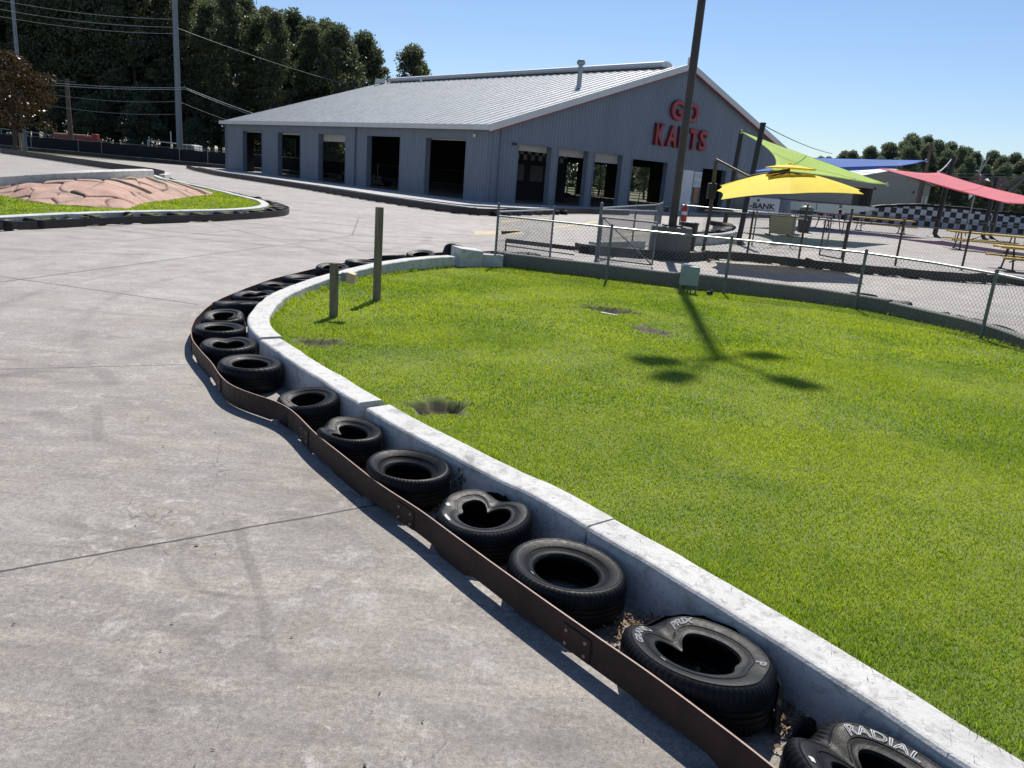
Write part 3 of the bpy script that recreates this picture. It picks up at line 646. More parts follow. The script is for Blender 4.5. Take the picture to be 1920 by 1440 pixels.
flap(1,A(-38),A(128),.225,''); flap(3,A(30),A(110),.235,''); flap(0,A(95),A(135),.22,'')

# grit inside some tyres, leaf litter between tyres, needles on the kerb, small debris on the track
def scatter_flakes(name,P,z,s,m,flat=.25,asp=(1.5,4),tri=False):
    n=len(P); a=rng.uniform(0,2*PI,n); L=s*rng.uniform(.5,1.6,n); w=L/rng.uniform(*asp,n); pit=rng.normal(0,flat,n)
    d=np.stack([np.cos(a)*np.cos(pit),np.sin(a)*np.cos(pit),np.sin(pit)],1); s_=np.stack([-np.sin(a),np.cos(a),rng.normal(0,flat,n)],1)
    c=np.c_[P,z]+np.array([0,0,1])*(np.abs(np.sin(pit))*L/2)[:,None]
    V=np.stack([c-d*L[:,None]/2-s_*w[:,None]*.3,c-s_*w[:,None]*.5,c+d*L[:,None]/2,c+s_*w[:,None]*.5],1).reshape(-1,3)
    return tag(fastmesh(name,V,[np.arange(n*4).reshape(-1,4)],m),kind='stuff')
Pl=[];Zl=[]
for cx,cy,r_,n in [(.68,3.5,.16,350),(1.28,2.95,.2,700),(1.5,2.95,.1,300),(.15,4.15,.13,260),(-.4,4.75,.1,160),(.85,3.55,.12,220),(-.95,5.45,.09,90)]:
    q=rng.normal(0,1,(n,2))*r_*.55+np.array([cx,cy]); Pl.append(q); Zl.append(.012+.05*np.exp(-((q-[cx,cy])**2).sum(1)/(r_*r_))*rng.random(n))
for i,n in ((4,500),(5,90),(1,120),(6,80)):
    o=tyres[i][0]; q=rng.normal(0,.085,(n,2))+np.array([o.location.x,o.location.y]); Pl.append(q); Zl.append(.02+.04*np.exp(-((q-np.array(o.location[:2]))**2).sum(1)/.012)*rng.random(n))
scatter_flakes('leaf_litter',np.concatenate(Pl),np.concatenate(Zl),.026,M['litter'],.4)
wa_s=resample(wa_out,n=400); wa_n=normals2(wa_s); k=rng.integers(0,330,420); off=rng.uniform(.02,WW-.02,420)
Pn=wa_s[k]+wa_n[k]*off[:,None]
scatter_flakes('pine_needles',Pn,np.full(420,WT-.006),.032,M['needle'],.03,(12,26))
Pd=np.stack([rng.uniform(-3.5,1.2,150),rng.uniform(2.0,7.5,150)],1); Pd=Pd[[np.linalg.norm(strip_pts-p,axis=1).min()>.12 and (p[0]<np.interp(p[1],[2.3,6.3],[1.0,-2.1])) for p in Pd]]
scatter_flakes('track_debris',Pd,np.full(len(Pd),.006),.017,M['bark'],.25,(1.2,4))
# small weed beside the sunken tyre
mb=MB(); c=np.array([-.30,5.02,0])
for i in range(46):
    a=rng.uniform(0,2*PI); r_=rng.uniform(0,.06); h=rng.uniform(.05,.24); p=Vector((c[0]+r_*math.cos(a),c[1]+r_*math.sin(a),h)); s=.018
    u=Vector(rng.normal(0,1,3)).normalized()*s; w=Vector(rng.normal(0,1,3)).normalized()*s*.6; mb.quad(p-u,p-w,p+u,p+w)
wd=empty('weed',(c[0],c[1],0),'small green weed between the sunken tyre and the white kerb','weed')
mb.build('leaves',M['leaf_right'],wd); mb=MB()
for i in range(5): mb.tube([(c[0],c[1],0),(c[0]+rng.uniform(-.04,.04),c[1]+rng.uniform(-.04,.04),.2)],.002,4)
mb.build('stem',M['leaf_right'],wd)

# ------------------------------------------------------------------ timber posts, box, fence at the lawn
def post(name,x,y,z0,z1,r,label,cat='post',tilt=(0,0)):
    e=empty(name,(x,y,z0),label,cat); mb=MB(); n=18; vs=[]; zs=[z0-.2,z0,z0+.25*(z1-z0),z0+.6*(z1-z0),z1-.012,z1]
    for j,z in enumerate(zs):
        for k in range(n):
            a=2*PI*k/n; rr=r*(1+.035*math.sin(3*a+j*.4)+.02*math.sin(7*a+1))*(.96 if j==5 else 1)
            vs.append((x+rr*math.cos(a)+tilt[0]*(z-z0),y+rr*math.sin(a)+tilt[1]*(z-z0),z))
    fs=[(j*n+k,j*n+(k+1)%n,(j+1)*n+(k+1)%n,(j+1)*n+k) for j in range(len(zs)-1) for k in range(n)]+[tuple((len(zs)-1)*n+k for k in range(n))]
    mb.add(vs,fs); mb.build('shaft',M['wood'],e,smooth=True,autos=50); return e
post('timber_post',-2.2,11.8,.15,1.585,.062,'tall round weathered timber post standing alone on the lawn',tilt=(.002,0))
e=post('floodlight_post',-2.435,10.03,.2,.93,.058,'short round timber post on the lawn with a small tan floodlight on its side')
mb=MB(); mb.tube([(-2.38,10.03,.78),(-2.27,10.03,.78)],.018,8); mb.box((-2.3,10.03,.76),(.07,.07,.11)); mb.build('bracket',M['galv_dull'],e)
mb=MB(); mb.prism([(-2.265,9.965),(-2.15,9.95),(-2.15,10.11),(-2.265,10.095)],.685,lambda x,y:.835-(x+2.265)*.25); mb.build('lamp_housing',M['foil'],e,bevel=.008)
# pale green utility box on legs behind the wall shade
def ebox():
    x,y,z=3.56,16.42,zg(16.4); e=empty('utility_box',(x,y,z),'pale green electrical box on short legs by the grey wall','utility box')
    mb=MB(); mb.prism([(x-.17,y-.11),(x+.19,y-.11),(x+.19,y+.12),(x-.17,y+.12)],z+.17,lambda a,b:z+.58+(b-y)*.12); mb.build('cabinet',M['green_box'],e,bevel=.012)
    mb=MB(); mb.box((x+.01,y-.116,z+.36),(.36,.008,.36)); mb.build('door',M['green_box'],e,bevel=.003)
    mb=MB(); mb.cyl((x-.15,y-.135,z+.36),.014,.03,8); mb.build('latch',M['galv_dull'],e)
    for a,b in ((-.16,-.06),(.17,-.06),(.02,.02),(.08,.03)):
        mb=MB(); mb.cyl((x+a,y+b,z-.05),.018,.24,8); mb.build('leg',M['galv_dull'],e)
ebox()
mb=MB(); x,y=4.02,16.35; mb.lathe((x,y,zg(16.3)-.02),[(0,.1),(.05,.1),(.055,.085),(.055,0)],14); mb.lathe((x+.05,y,zg(16.3)-.02),[(0,.13),(.03,.13),(.03,0)],10); tag(mb.build('valve_cap',M['can'],loc=(x,y,.05)),'small black pipe cap in the grass right of the green box','pipe cap')
mb=MB(); mb.prism([(1.35,12.45),(1.5,12.36),(1.62,12.28),(1.6,12.25),(1.36,12.38)],.14,.165); tag(mb.build('paper_scrap',M['sign_white'],loc=(1.5,12.4,.15)),'small white scrap lying below the large soil hollow in the lawn','litter')

def diamond(mb,path,z0,h,pitch,r,zfun=None):
    """woven wire between bottom and top of a fence line"""
    p=resample(path,.05); L=np.r_[0,np.cumsum(np.linalg.norm(np.diff(p[:,:2],axis=0),axis=1))]; tot=L[-1]
    def pt(s,t):
        s=min(max(s,0),tot); x=np.interp(s,L,p[:,0]); y=np.interp(s,L,p[:,1]); return (x,y,z0+t)
    bends=4 if len(path)>2 else 1
    s=-h
    while s<tot:
        for sg in (1,-1):
            a,b=(s,s+h) if sg>0 else (s+h,s)
            t0,t1=0.,h
            ss=np.linspace(0,1,bends+1); pts=[]
            for q in ss:
                sv=a+(b-a)*q; tv=h*q
                pts.append((sv,tv))
            # clip to the fence length
            pts=[(sv,tv) for sv,tv in pts]
            lo=[max(0,min(1,(0-a)/(b-a))),max(0,min(1,(tot-a)/(b-a)))]; q0,q1=min(lo),max(lo)
            if q1-q0<.02: continue
            qs=np.linspace(q0,q1,bends+1)
            mb.tube([pt(a+(b-a)*q,h*q) for q in qs],r,3,cap=False)
        s+=pitch
def chain_fence(name,path,posts,h,label,pitch,r,m_post,m_rail,m_mesh,pr=.03,rr=.021,z0=.05,z_mesh=.03,ptop=.05,mesh=True,heights=None,loc=None):
    e=empty(name,(path[0][0],path[0][1],z0),label,'fence')
    for i,(x,y) in enumerate(posts):
        hh=heights[i] if heights else h
        mb=MB(); mb.cyl((x,y,z0-.15),pr,hh+.15+ptop*.3,10); mb.lathe((x,y,z0+hh+ptop*.3),[(pr*1.15,0),(pr*1.15,.02),(pr*.7,.045),(0,.055)],10); mb.build('post',m_post,e,smooth=True,autos=40)
    mb=MB(); mb.tube([(x,y,z0+h) for x,y in path],rr,8); mb.build('top_rail',m_rail,e,smooth=True,autos=40)
    if mesh:
        mb=MB(); diamond(mb,path,z0+z_mesh,h-z_mesh,pitch,r); mb.build('chain_mesh',m_mesh,e)
    return e
fp=[(-.64,18.42),(1.93,17.42),(4.42,16.72),(6.87,15.72),(7.95,13.1),(7.95,10.4),(7.5,7.4)]
fline=[(-.64,18.42),(.65,17.95),(1.93,17.42),(3.2,17.02),(4.42,16.72),(5.75,16.3),(6.87,15.72),(7.6,14.5),(7.95,13.1),(8.02,11.8),(7.95,10.4),(7.5,7.4)]
chain_fence('chain_link_fence',fline,fp,1.18,'galvanised chain link fence along the far edge of the lawn',.088,.0026,M['galv_dull'],M['galv'],M['wire_mesh'],heights=[1.42,1.2,1.2,1.2,1.2,1.2,1.2])
# ------------------------------------------------------------------ left rock island
lf=[(-12.75,15.5),(-12.5,17.0),(-12.25,18.4),(-12.05,19.7),(-11.72,21.2),(-11.2,22.75),(-10.5,24.4),(-9.85,26.2),(-9.62,27.8),(-9.72,29.3),(-10.1,30.75),(-10.95,32.6),(-13.4,36.0),(-15.45,38.95),(-21.44,46.4),(-23.6,50.0)]
ls=[(-12.6,15.0),(-12.35,17.0),(-11.98,18.7),(-11.56,20.1),(-11.1,21.6),(-10.45,23.2),(-9.7,25.1),(-9.2,27.2),(-9.0,29.3),(-9.35,31.0),(-10.3,32.9),(-12.6,36.1),(-14.7,39.0),(-20.7,46.5),(-23.0,50.6)]
_lf=smooth_line(lf,.4,1); lf=[tuple(p) for p in _lf+normals2(_lf)*.24]
_ls=smooth_line(ls,.4,1); ls=[tuple(p) for p in _ls-normals2(_ls)*.04]
kerb('kerb_wall',lf,.3,.31,'white kerb wall round the rock slope island on the left, ending in a sharp rounded tip',M['white_wall'],51,side=1,step=.25)
strip('barrier_strip',ls,'dark steel strip round the tyres of the left island with the flagstone slope',M['blackstrip'],h=.2,seed=5,step=.15,edge=M['rust_edge'])
lpoly=np.concatenate([inset(lf,-.12),np.array([(-24.5,50),(-24,44),(-22.5,38),(-20.5,30),(-19.5,24),(-19,15)])])
lgrass=np.concatenate([inset(lf,-.3),np.array([(-24.5,50),(-24,44),(-22.5,38),(-20.5,30),(-19.5,24),(-19,15)])])
flat_z=lambda P: np.full(len(P),.24)+vnoise(P,.5)*.012
structure(lawn_surface('island_lawn',lpoly,.35,flat_z,M['sod'],hole=False))
botl=[(-18.39, 25.746, 0.22),(-16.881, 25.07, 0.22),(-14.785, 23.625, 0.22),(-12.985, 23.598, 0.22),(-12.186, 23.941, 0.22),(-13.071, 26.785, 0.22),(-13.487, 30.201, 0.22),(-13.967, 34.751, 0.22),(-14.392, 36.181, 0.22)]
topl=[(-20.612, 28.892, 0.204),(-18.342, 27.298, 0.441),(-16.593, 26.321, 0.661),(-15.648, 26.563, 0.784),(-15.022, 27.418, 0.879),(-14.902, 29.403, 0.931),(-15.363, 32.408, 0.921),(-15.384, 35.317, 0.56),(-14.551, 36.276, 0.277)]
def by_index(p,n):
    p=np.array(p); x=np.linspace(0,len(p)-1,n); q=np.stack([np.interp(x,np.arange(len(p)),p[:,k]) for k in range(3)],1)
    for _ in range(60): r=q.copy(); r[1:-1]=(q[:-2]+2*q[1:-1]+q[2:])/4; q=r
    return q
def rock_bank():
    n,mm=520,230; b=by_index(botl,n); t=by_index(topl,n)
    s=np.linspace(0,1,mm); V=np.zeros((n,mm,3))
    for j,q in enumerate(s): V[:,j,:2]=b[:,:2]*(1-q)+t[:,:2]*q; V[:,j,2]=b[:,2]*(1-q)+(t[:,2]-.03)*q+.05*math.sin(PI*q)-.05
    P=V[:,:,:2].reshape(-1,2); r=np.random.default_rng(4)
    P2=P+np.stack([vnoise(P,.9),vnoise(P+9,.9)],1)*.22
    seeds=[]; 
    for _ in range(6000):
        c=np.array([r.uniform(-21.5,-10.5),r.uniform(20.5,36)])
        if all((c[0]-d[0])**2+((c[1]-d[1])*.85)**2> .8**2 for d in seeds): seeds.append(c)
        if len(seeds)>330: break
    sd=np.array(seeds); o=np.zeros((len(P2),2),int); d1=np.zeros(len(P2)); d2=np.zeros(len(P2))
    for c0 in range(0,len(P2),8000):
        D=np.sqrt(((P2[c0:c0+8000,None,:]-sd[None])**2*np.array([1,.7])).sum(2)); oo=np.argpartition(D,2,1)[:,:2]; dd=np.take_along_axis(D,oo,1); sw=dd[:,0]>dd[:,1]; oo[sw]=oo[sw][:,::-1]; dd[sw]=dd[sw][:,::-1]
        o[c0:c0+8000]=oo; d1[c0:c0+8000]=dd[:,0]; d2[c0:c0+8000]=dd[:,1]
    ed=d2-d1
    tl=r.normal(0,.045,(len(sd),2)); hh=r.uniform(-.03,.05,len(sd)); k=o[:,0]
    h=hh[k]+((P2-sd[k])*tl[k]).sum(1)+.05*np.clip(ed/.14,0,1)**.6+vnoise(P,2.5)*.012
    V[:,:,2]+=h.reshape(n,mm)
    V[:,0,2]=.16
    I=np.arange(n*mm).reshape(n,mm); q=np.stack([I[:-1,:-1],I[1:,:-1],I[1:,1:],I[:-1,1:]],-1).reshape(-1,4)
    return structure(fastmesh('rock_bank',V.reshape(-1,3),[q],M['rock'],tint=np.clip(ed/.13,0,1)))
rock_bank()
rp=np.array([p[:2] for p in botl+topl[::-1]])
def nr(P): return np.full(len(P),.235)+vnoise(P,.5)*.012
lo=lgrass
def island_blades():
    n=60000; P=np.stack([rng.uniform(-19.5,-9.4,n),rng.uniform(15,37,n)],1); P=P[inside(P,lgrass)&~inside(P,rp)]; n=len(P)
    V,q,t=blades(P,nr(P),rng.uniform(.03,.07,n),rng.uniform(.02,.035,n),rng.uniform(.2,1,n),rng)
    tag(fastmesh('island_grass',V,[q,t],M['blade'],tint=np.repeat(rng.random(n),5)),kind='stuff')
island_blades()
def top_wall():
    p=resample(by_index(topl[:7],60),.3); N=normals2(p); m=MB(); vs=[]; n=len(p)
    for i in range(n):
        for a,z in ((-.02,-.05),(-.02,p[i,2]+.24),(.05,p[i,2]+.28),(.34,p[i,2]+.28),(.4,p[i,2]+.24),(.4,-.05)): vs.append((p[i,0]+N[i,0]*a,p[i,1]+N[i,1]*a,z))
    m.add(vs,[(i*6+k,i*6+(k+1)%6,i*6+6+(k+1)%6,i*6+6+k) for i in range(n-1) for k in range(6)]+[tuple(range(6))[::-1],tuple((n-1)*6+k for k in range(6))])
    tag(m.build('kerb_wall',M['white_wall'],loc=(p[n//2][0],p[n//2][1],0)),'tall pale wall along the top of the flagstone slope','wall')
top_wall()
# tyres of the left island: one mesh, many tyres
far_me=[tyre_mesh('tyre',.30,.235,d,64,8) for d in (dict(ph=.4),dict(dents=[(1.,.25,.5)],ph=1.),dict(sag=.6,sph=1.3,ph=2.))]
for me in far_me: me.materials[0]=M['far_rubber']
def lay(path_a,path_b,gap,label_fn,group,start=.4,stop=None,n0=0,z=.01):
    a=smooth_line(path_a,.1,2); b=smooth_line(path_b,.1,2); L=np.r_[0,np.cumsum(np.linalg.norm(np.diff(a,axis=0),axis=1))]; s=start; i=0; out=[]
    while s<(stop or L[-1]):
        p=np.array([np.interp(s,L,a[:,0]),np.interp(s,L,a[:,1])]); q=b[np.linalg.norm(b-p,axis=1).argmin()]; u=(q-p)/np.linalg.norm(q-p); c=p+u*min(np.linalg.norm(q-p)/2,.34) if np.linalg.norm(q-p)<.9 else p+u*.34
        o=bpy.data.objects.new('tyre',far_me[[0,0,1,0,2,0,1][i%7]]); COL.objects.link(o); o.location=(c[0],c[1],z); o.rotation_euler=(R(rng.uniform(-4,4)),R(rng.uniform(-4,4)),rng.uniform(0,6))
        tag(o,label_fn(i),'tyre',group); out.append(o); s+=gap*rng.uniform(.9,1.2); i+=1
    return out
ordn=['first','second','third','fourth','fifth','sixth','seventh','eighth','ninth','tenth','eleventh','twelfth','thirteenth','fourteenth','fifteenth','sixteenth','seventeenth','eighteenth','nineteenth','twentieth','twenty-first','twenty-second','twenty-third','twenty-fourth','twenty-fifth','twenty-sixth','twenty-seventh','twenty-eighth','twenty-ninth','thirtieth']+['far']*60
lay(ls,lf,.95,lambda i:f'black tyre in the left island row, {ordn[i]} from the left picture edge towards the tip','tyres round the left rock island',start=3.2,stop=25)
# far barriers on the left
b5w=[(-54.5,82.2),(-45,74),(-36,65.5),(-27.2,57.6),(-24.5,53.5),(-23.6,50.5)]
kerb('kerb_wall',b5w,.35,.34,'long low white kerb far left beyond the rock slope, running to the trees',M['white_wall'],71,side=-1,step=.6)
strip('barrier_strip',[(x+1.0-.5,y-1.3) for x,y in b5w[:-1]],'dark barrier strip in front of the far left white kerb',M['blackstrip'],h=.5,seed=6,step=.6,gaps=False)
fb=[(-82,112),(-74,108.5),(-66,105.5),(-58,102.5),(-50,99),(-43,96.5),(-36,94),(-28,92.5),(-20,91.5),(-8,91),(4,91)]
strip('barrier_strip',[(x+.8,y-2.2) for x,y in fb],'black barrier strip along the foot of the screened fence',M['blackstrip'],h=.42,seed=7,step=1.5,gaps=False)
kerb('kerb_wall',[(x+.6,y-1.4) for x,y in fb],.3,.44,'pale kerb behind the far black barrier strip',M['kerb_far'],81,side=-1,step=1.5)
def screened_fence():
    e=empty('screened_fence',(-50,99,0),'chain link fence covered with black windscreen cloth below the tall trees','fence')
    p=resample(fb,4.3)
    for x,y in p: m=MB(); m.cyl((x,y,0),.05,1.95,8); m.build('post',M['galv'],e)
    m=MB(); m.tube([(x,y,1.86) for x,y in p],.035,6); m.build('top_rail',M['galv'],e)
    m=MB(); q=smooth_line(fb,.8,1); n=len(q); w=noise1(n,2,.04,5); N=normals2(q); a=[(q[i,0]-N[i,0]*(.06+w[i]),q[i,1]-N[i,1]*(.06+w[i])) for i in range(n)]
    for i in range(n-1): m.quad((*a[i],.1),(*a[i+1],.1),(*a[i+1],1.78+w[i+1]),(*a[i],1.78+w[i]))
    m.build('windscreen',M['screen'],e)
screened_fence()
m=MB(); m.tube([(-77.479, 112.0, 2.647),(-74.49, 112.0, 2.519),(-67.08, 112.0, 2.229),(-66.562, 112.0, 2.125)],.06,6); 
e=empty('guard_rail',(-72.967, 115.173, 0.0),'long pale pipe rail above the screened fence at the left edge','rail'); m.build('rail',M['cable'],e)
for (x,y,z) in ((-74.338, 112.0, 2.53),(-70.597, 112.0, 2.388),(-67.005, 112.0, 2.235)): m=MB(); m.cyl((x,y,0),.05,z,8); m.build('post',M['galv'],e)

# ------------------------------------------------------------------ go-kart building
BC=np.array([-2.749,54.22,0]); BU=np.array([-.677,.736,0]); BV=np.array([.736,.677,0])
def B(u,v,z): p=BC+BU*u+BV*v; return (float(p[0]),float(p[1]),float(z))
EAVE,APEX,GW_,LEN=4.97,11.54,41.0,45.0; HV=GW_/2; SL=(APEX-EAVE)/HV
bld=empty('go_kart_building',B(0,0,0),'large blue-grey metal building with open bays and pale ribbed gable roof','building')
def ztop(v): return EAVE+SL*(HV-abs(v-HV))
def ribbed(mb,frame,s0,s1,zb,zt,pitch=.32,out=.032):
    """ribbed sheet between s0..s1; frame(s,d,z) -> world, d = outward"""
    cs=[]; k=math.floor(s0/pitch)
    while k*pitch<s1:
        for f,d in ((0,0),(.62,0),(.70,out),(.90,out),(.98,0)):
            s=(k+f)*pitch
            if s0<s<s1: cs.append((s,d))
        k+=1
    cs=[(s0,0)]+cs+[(s1,0)]
    vs=[];fs=[]
    for s,d in cs: vs+=[frame(s,d,zb),frame(s,d,zt(s))]
    for i in range(len(cs)-1): fs.append((2*i,2*i+2,2*i+3,2*i+1))
    mb.add(vs,fs)
FL=lambda s,d,z:B(s,-d,z)       # long side (v=0) outward = -v
FG=lambda s,d,z:B(-d,s,z)       # gable (u=0)
LD=[(2.62,7.45),(10.9,15.75),(19.28,24.05),(27.6,32.3),(36.0,40.6)]
GD=[(2.58,5.75,4.15),(6.5,9.62,4.15),(10.4,13.6,4.15),(14.87,19.4,3.98),(24.45,28.1,3.85),(30.0,33.5,3.85)]
TW=.42
wall=MB(); x=0.
for a,b in LD:
    ribbed(wall,FL,x,a,0,lambda s:EAVE); ribbed(wall,FL,a,b,4.17,lambda s:EAVE); x=b
ribbed(wall,FL,x,LEN,0,lambda s:EAVE)
wall.build('side_wall',M['steel_blue'],bld)
wall=MB(); x=0.
for a,b,h in GD:
    ribbed(wall,FG,x,a,0,ztop); ribbed(wall,FG,a,b,h,ztop); x=b
ribbed(wall,FG,x,GW_,0,ztop)
wall.build('gable_wall',M['steel_blue'],bld)
# jambs, headers (inside thickness) and shutters of every bay
def bay(frame,a,b,h,shut):
    m=MB()
    for s in (a,b):
        sg=1 if s==a else -1
        m.add([frame(s,.035,0),frame(s,-TW,0),frame(s,-TW,h),frame(s,.035,h),frame(s-sg*.09,.035,0),frame(s-sg*.09,.035,h),frame(s-sg*.09,.035,h+.09),frame(s,.035,h+.09)],[(0,1,2,3),(4,0,3,5),(5,3,7,6)])
    m.add([frame(a,.035,h),frame(b,.035,h),frame(b,-TW,h),frame(a,-TW,h),frame(a,.035,h+.09),frame(b,.035,h+.09)],[(0,1,2,3),(0,4,5,1)])
    o=m.build('bay_frame',M['jamb'],bld)
    if shut:
        m=MB(); n=int(shut/.085)
        for i in range(n):
            z=h-i*.085; m.add([frame(a+.02,-TW-.02,z),frame(b-.02,-TW-.02,z),frame(b-.02,-TW-.02,z-.075),frame(a+.02,-TW-.02,z-.075),frame(a+.02,-TW-.05,z-.08),frame(b-.02,-TW-.05,z-.08)],[(0,1,2,3),(3,2,5,4)])
        m.build('roller_shutter',M['shutter'],o)
for i,(a,b) in enumerate(LD): bay(FL,a,b,4.17,(.1,0,.6,.25,.1)[i])
for (a,b,h),s in zip(GD,(.45,.55,.75,.0,.0,.5)): bay(FG,a,b,h,s)
# rear walls with openings (daylight shows through), floor slab, partition, all dark inside
def plainwall(name,segs,frame,top,m):
    w=MB()
    for s0,s1,z0,z1 in segs:
        zt=(lambda s:min(z1,top(s)))
        n=max(1,int((s1-s0)/1.0))
        for k in range(n):
            a=s0+(s1-s0)*k/n; b=s0+(s1-s0)*(k+1)/n
            w.add([frame(a,0,z0),frame(b,0,z0),frame(b,0,zt(b)),frame(a,0,zt(a)),frame(a,.2,z0),frame(b,.2,z0),frame(b,.2,zt(b)),frame(a,.2,zt(a))],[(0,1,2,3),(7,6,5,4),(0,4,5,1),(3,2,6,7),(0,3,7,4),(1,5,6,2)])
    return w.build(name,m,bld)
FR=lambda s,d,z:B(s,GW_-d,z); FE=lambda s,d,z:B(LEN-d,s,z)
op=[(4,7),(12,15),(19,22),(26,28.6),(31,33.6),(37,40)]
segs=[];x=0
for a,b in op: segs+=[(x,a,0,9),(a,b,4.0,9)]; x=b
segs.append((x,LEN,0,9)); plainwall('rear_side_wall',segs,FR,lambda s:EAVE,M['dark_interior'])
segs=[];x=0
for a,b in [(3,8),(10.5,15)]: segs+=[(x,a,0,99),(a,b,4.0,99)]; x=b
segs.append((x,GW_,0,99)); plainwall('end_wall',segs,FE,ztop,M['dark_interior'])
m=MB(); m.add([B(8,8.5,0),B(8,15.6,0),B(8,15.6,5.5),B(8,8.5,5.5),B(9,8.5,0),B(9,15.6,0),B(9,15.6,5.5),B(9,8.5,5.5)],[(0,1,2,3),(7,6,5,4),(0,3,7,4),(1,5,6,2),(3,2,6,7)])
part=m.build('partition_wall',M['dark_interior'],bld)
m=MB()
for i in range(16):
    for j in range(2):
        m.add([B(7.98,8.6+i*.43,3.3+j*.43),B(7.98,9.03+i*.43,3.3+j*.43),B(7.98,9.03+i*.43,3.73+j*.43),B(7.98,8.6+i*.43,3.73+j*.43)],[(0,1,2,3)],(i+j)%2)
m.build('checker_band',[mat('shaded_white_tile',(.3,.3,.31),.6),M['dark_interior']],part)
for v0,w in ((9.4,1.1),(11.2,1.5),(12.9,1.4)):
    m=MB(); m.add([B(7.97,v0,1.6),B(7.97,v0+w,1.6),B(7.97,v0+w,2.9),B(7.97,v0,2.9)],[(0,1,2,3)]); m.build('notice_board',mat('faded_notice',(.14,.13,.14),.7),part)
# checker cloth inside the nearest side bay
m=MB()
for i in range(5):
    for j in range(2): m.add([B(3.2+i*.5,5.,3.1+j*.45),B(3.7+i*.5,5.,3.1+j*.45),B(3.7+i*.5,5.,3.55+j*.45),B(3.2+i*.5,5.,3.55+j*.45)],[(0,1,2,3)],(i+j)%2)
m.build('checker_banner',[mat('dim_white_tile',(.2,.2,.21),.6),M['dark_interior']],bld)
# roof
def roof_sheet(side):
    m=MB(); sp=.95; u=-.32; cs=[]
    while u<LEN+.3:
        for f,h in ((0,0),(.50,0),(.56,.065),(.78,.065),(.84,0)): cs.append((u+f,h))
        u+=sp
    ve=-.42 if side<0 else GW_+.42
    zr=APEX+.12; ze=EAVE+.12-SL*.42
    vs=[];fs=[]
    for u,h in cs: vs+=[B(u,ve,ze+h),B(u,HV,zr+h)]
    for i in range(len(cs)-1): fs.append((2*i,2*i+1,2*i+3,2*i+2) if side<0 else (2*i,2*i+2,2*i+3,2*i+1))
    m.add(vs,fs)
    m.add([B(-.3,ve,ze-.06),B(LEN+.3,ve,ze-.06),B(LEN+.3,HV,zr-.06),B(-.3,HV,zr-.06)],[(0,1,2,3)])
    return m.build('roof_slope',M['roof'],bld)
rs=roof_sheet(-1); roof_sheet(1)
def trim_bar(name,a,b,w,h,m_): m=MB(); m.bar(a,b,w,h); return m.build(name,m_,bld)
trim_bar('eave_gutter',B(-.42,-.52,EAVE+.0),B(LEN+.42,-.52,EAVE+.0),.22,.34,M['trim'])
for s in (-1,1):
    a=B(-.38,-.5,EAVE-SL*.5+.14) if s<0 else B(-.38,GW_+.5,EAVE-SL*.5+.14); b=B(-.38,HV,APEX+.14)
    m=MB(); m.bar(a,b,.16,.46); m.build('verge_trim',M['trim'],bld)
    a2=(a[0],a[1],a[2]-.29); b2=(b[0],b[1],b[2]-.29); 
    m=MB(); m.bar(a2,b2,.10,.075); m.build('red_edge_line',M['red_trim'],bld)
m=MB(); m.prism([B(-.48,HV-.5,0)[:2],B(-.26,HV-.5,0)[:2],B(-.26,HV+.5,0)[:2],B(-.48,HV+.5,0)[:2]],APEX-.25,APEX+.75); m.build('gable_peak_cap',M['trim'],bld)
# ridge vent box
vs=[];prof=[(-.55,.12),(-.75,.25),(-.62,.5),(-.25,.62),(.25,.62),(.62,.5),(.75,.25),(.55,.12)]
m=MB()
for uu in (2.2,44.2): vs+=[B(uu,HV+a,APEX+z) for a,z in prof]
n=len(prof); m.add(vs,[(i,(i+1)%n,n+(i+1)%n,n+i) for i in range(n)]+[tuple(range(n)),tuple(range(n,2*n))[::-1]]); rv=m.build('ridge_vent',M['trim'],bld)
m=MB(); m.box(B(45.0,HV-1.2,APEX+.1),(1.2,.9,.5)); m.build('end_vent',M['trim'],bld)
# stack pipes
q=B(4.63,12.68,9.0); m=MB(); m.cyl(q,.19,2.0,16); m.build('flue_pipe',M['galv'],bld,smooth=True,autos=40)
m=MB(); m.lathe(q,[(.30,1.92),(.34,2.0),(.34,2.12),(.26,2.25),(.0,2.3)],16); m.build('flue_cowl',M['galv'],bld,smooth=True,autos=40)
m=MB(); m.lathe(q,[(.55,-.12),(.36,.12),(.24,.3)],16); m.build('flue_flashing',M['trim'],bld)
q=B(36.,19.0,ztop(19.0)+.1); m=MB(); m.cyl(q,.12,.5,10); m.build('small_vent',M['white_paint'],bld)
trim_bar('downspout',B(17.58,-.12,0.1),B(17.58,-.12,EAVE-.1),.12,.15,M['jamb'])
trim_bar('downspout',B(-.09,.9,0.1),B(-.09,.9,EAVE+.1),.09,.12,M['jamb'])
trim_bar('corner_trim',B(-.03,-.03,0),B(-.03,-.03,EAVE),.16,.16,M['jamb'])
trim_bar('corner_trim',B(LEN,-.03,0),B(LEN,-.03,EAVE),.18,.18,M['jamb'])
for uu,vv,zz in ((45.3,-.3,4.6),(1.6,-.12,4.45)): m=MB(); m.lathe(B(uu,vv,zz),[(0,.12),(.1,.08),(.11,0),(.08,-.1),(0,-.13)],10); m.build('security_camera',M['white_paint'],bld)
m=MB(); m.box(B(-.1,2.1,4.1),(.3,.3,.14)); m.build('wall_lamp',M['black_frame'],bld)
m=MB(); m.add([B(-.06,21.4,0.05),B(-.06,23.15,0.05),B(-.06,23.15,3.55),B(-.06,21.4,3.55),B(.0,21.4,0.05),B(.0,23.15,.05),B(.0,23.15,3.55),B(0,21.4,3.55)],[(0,1,2,3),(0,3,7,4),(1,5,6,2),(3,2,6,7)]); dr=m.build('door',M['white_paint'],bld)
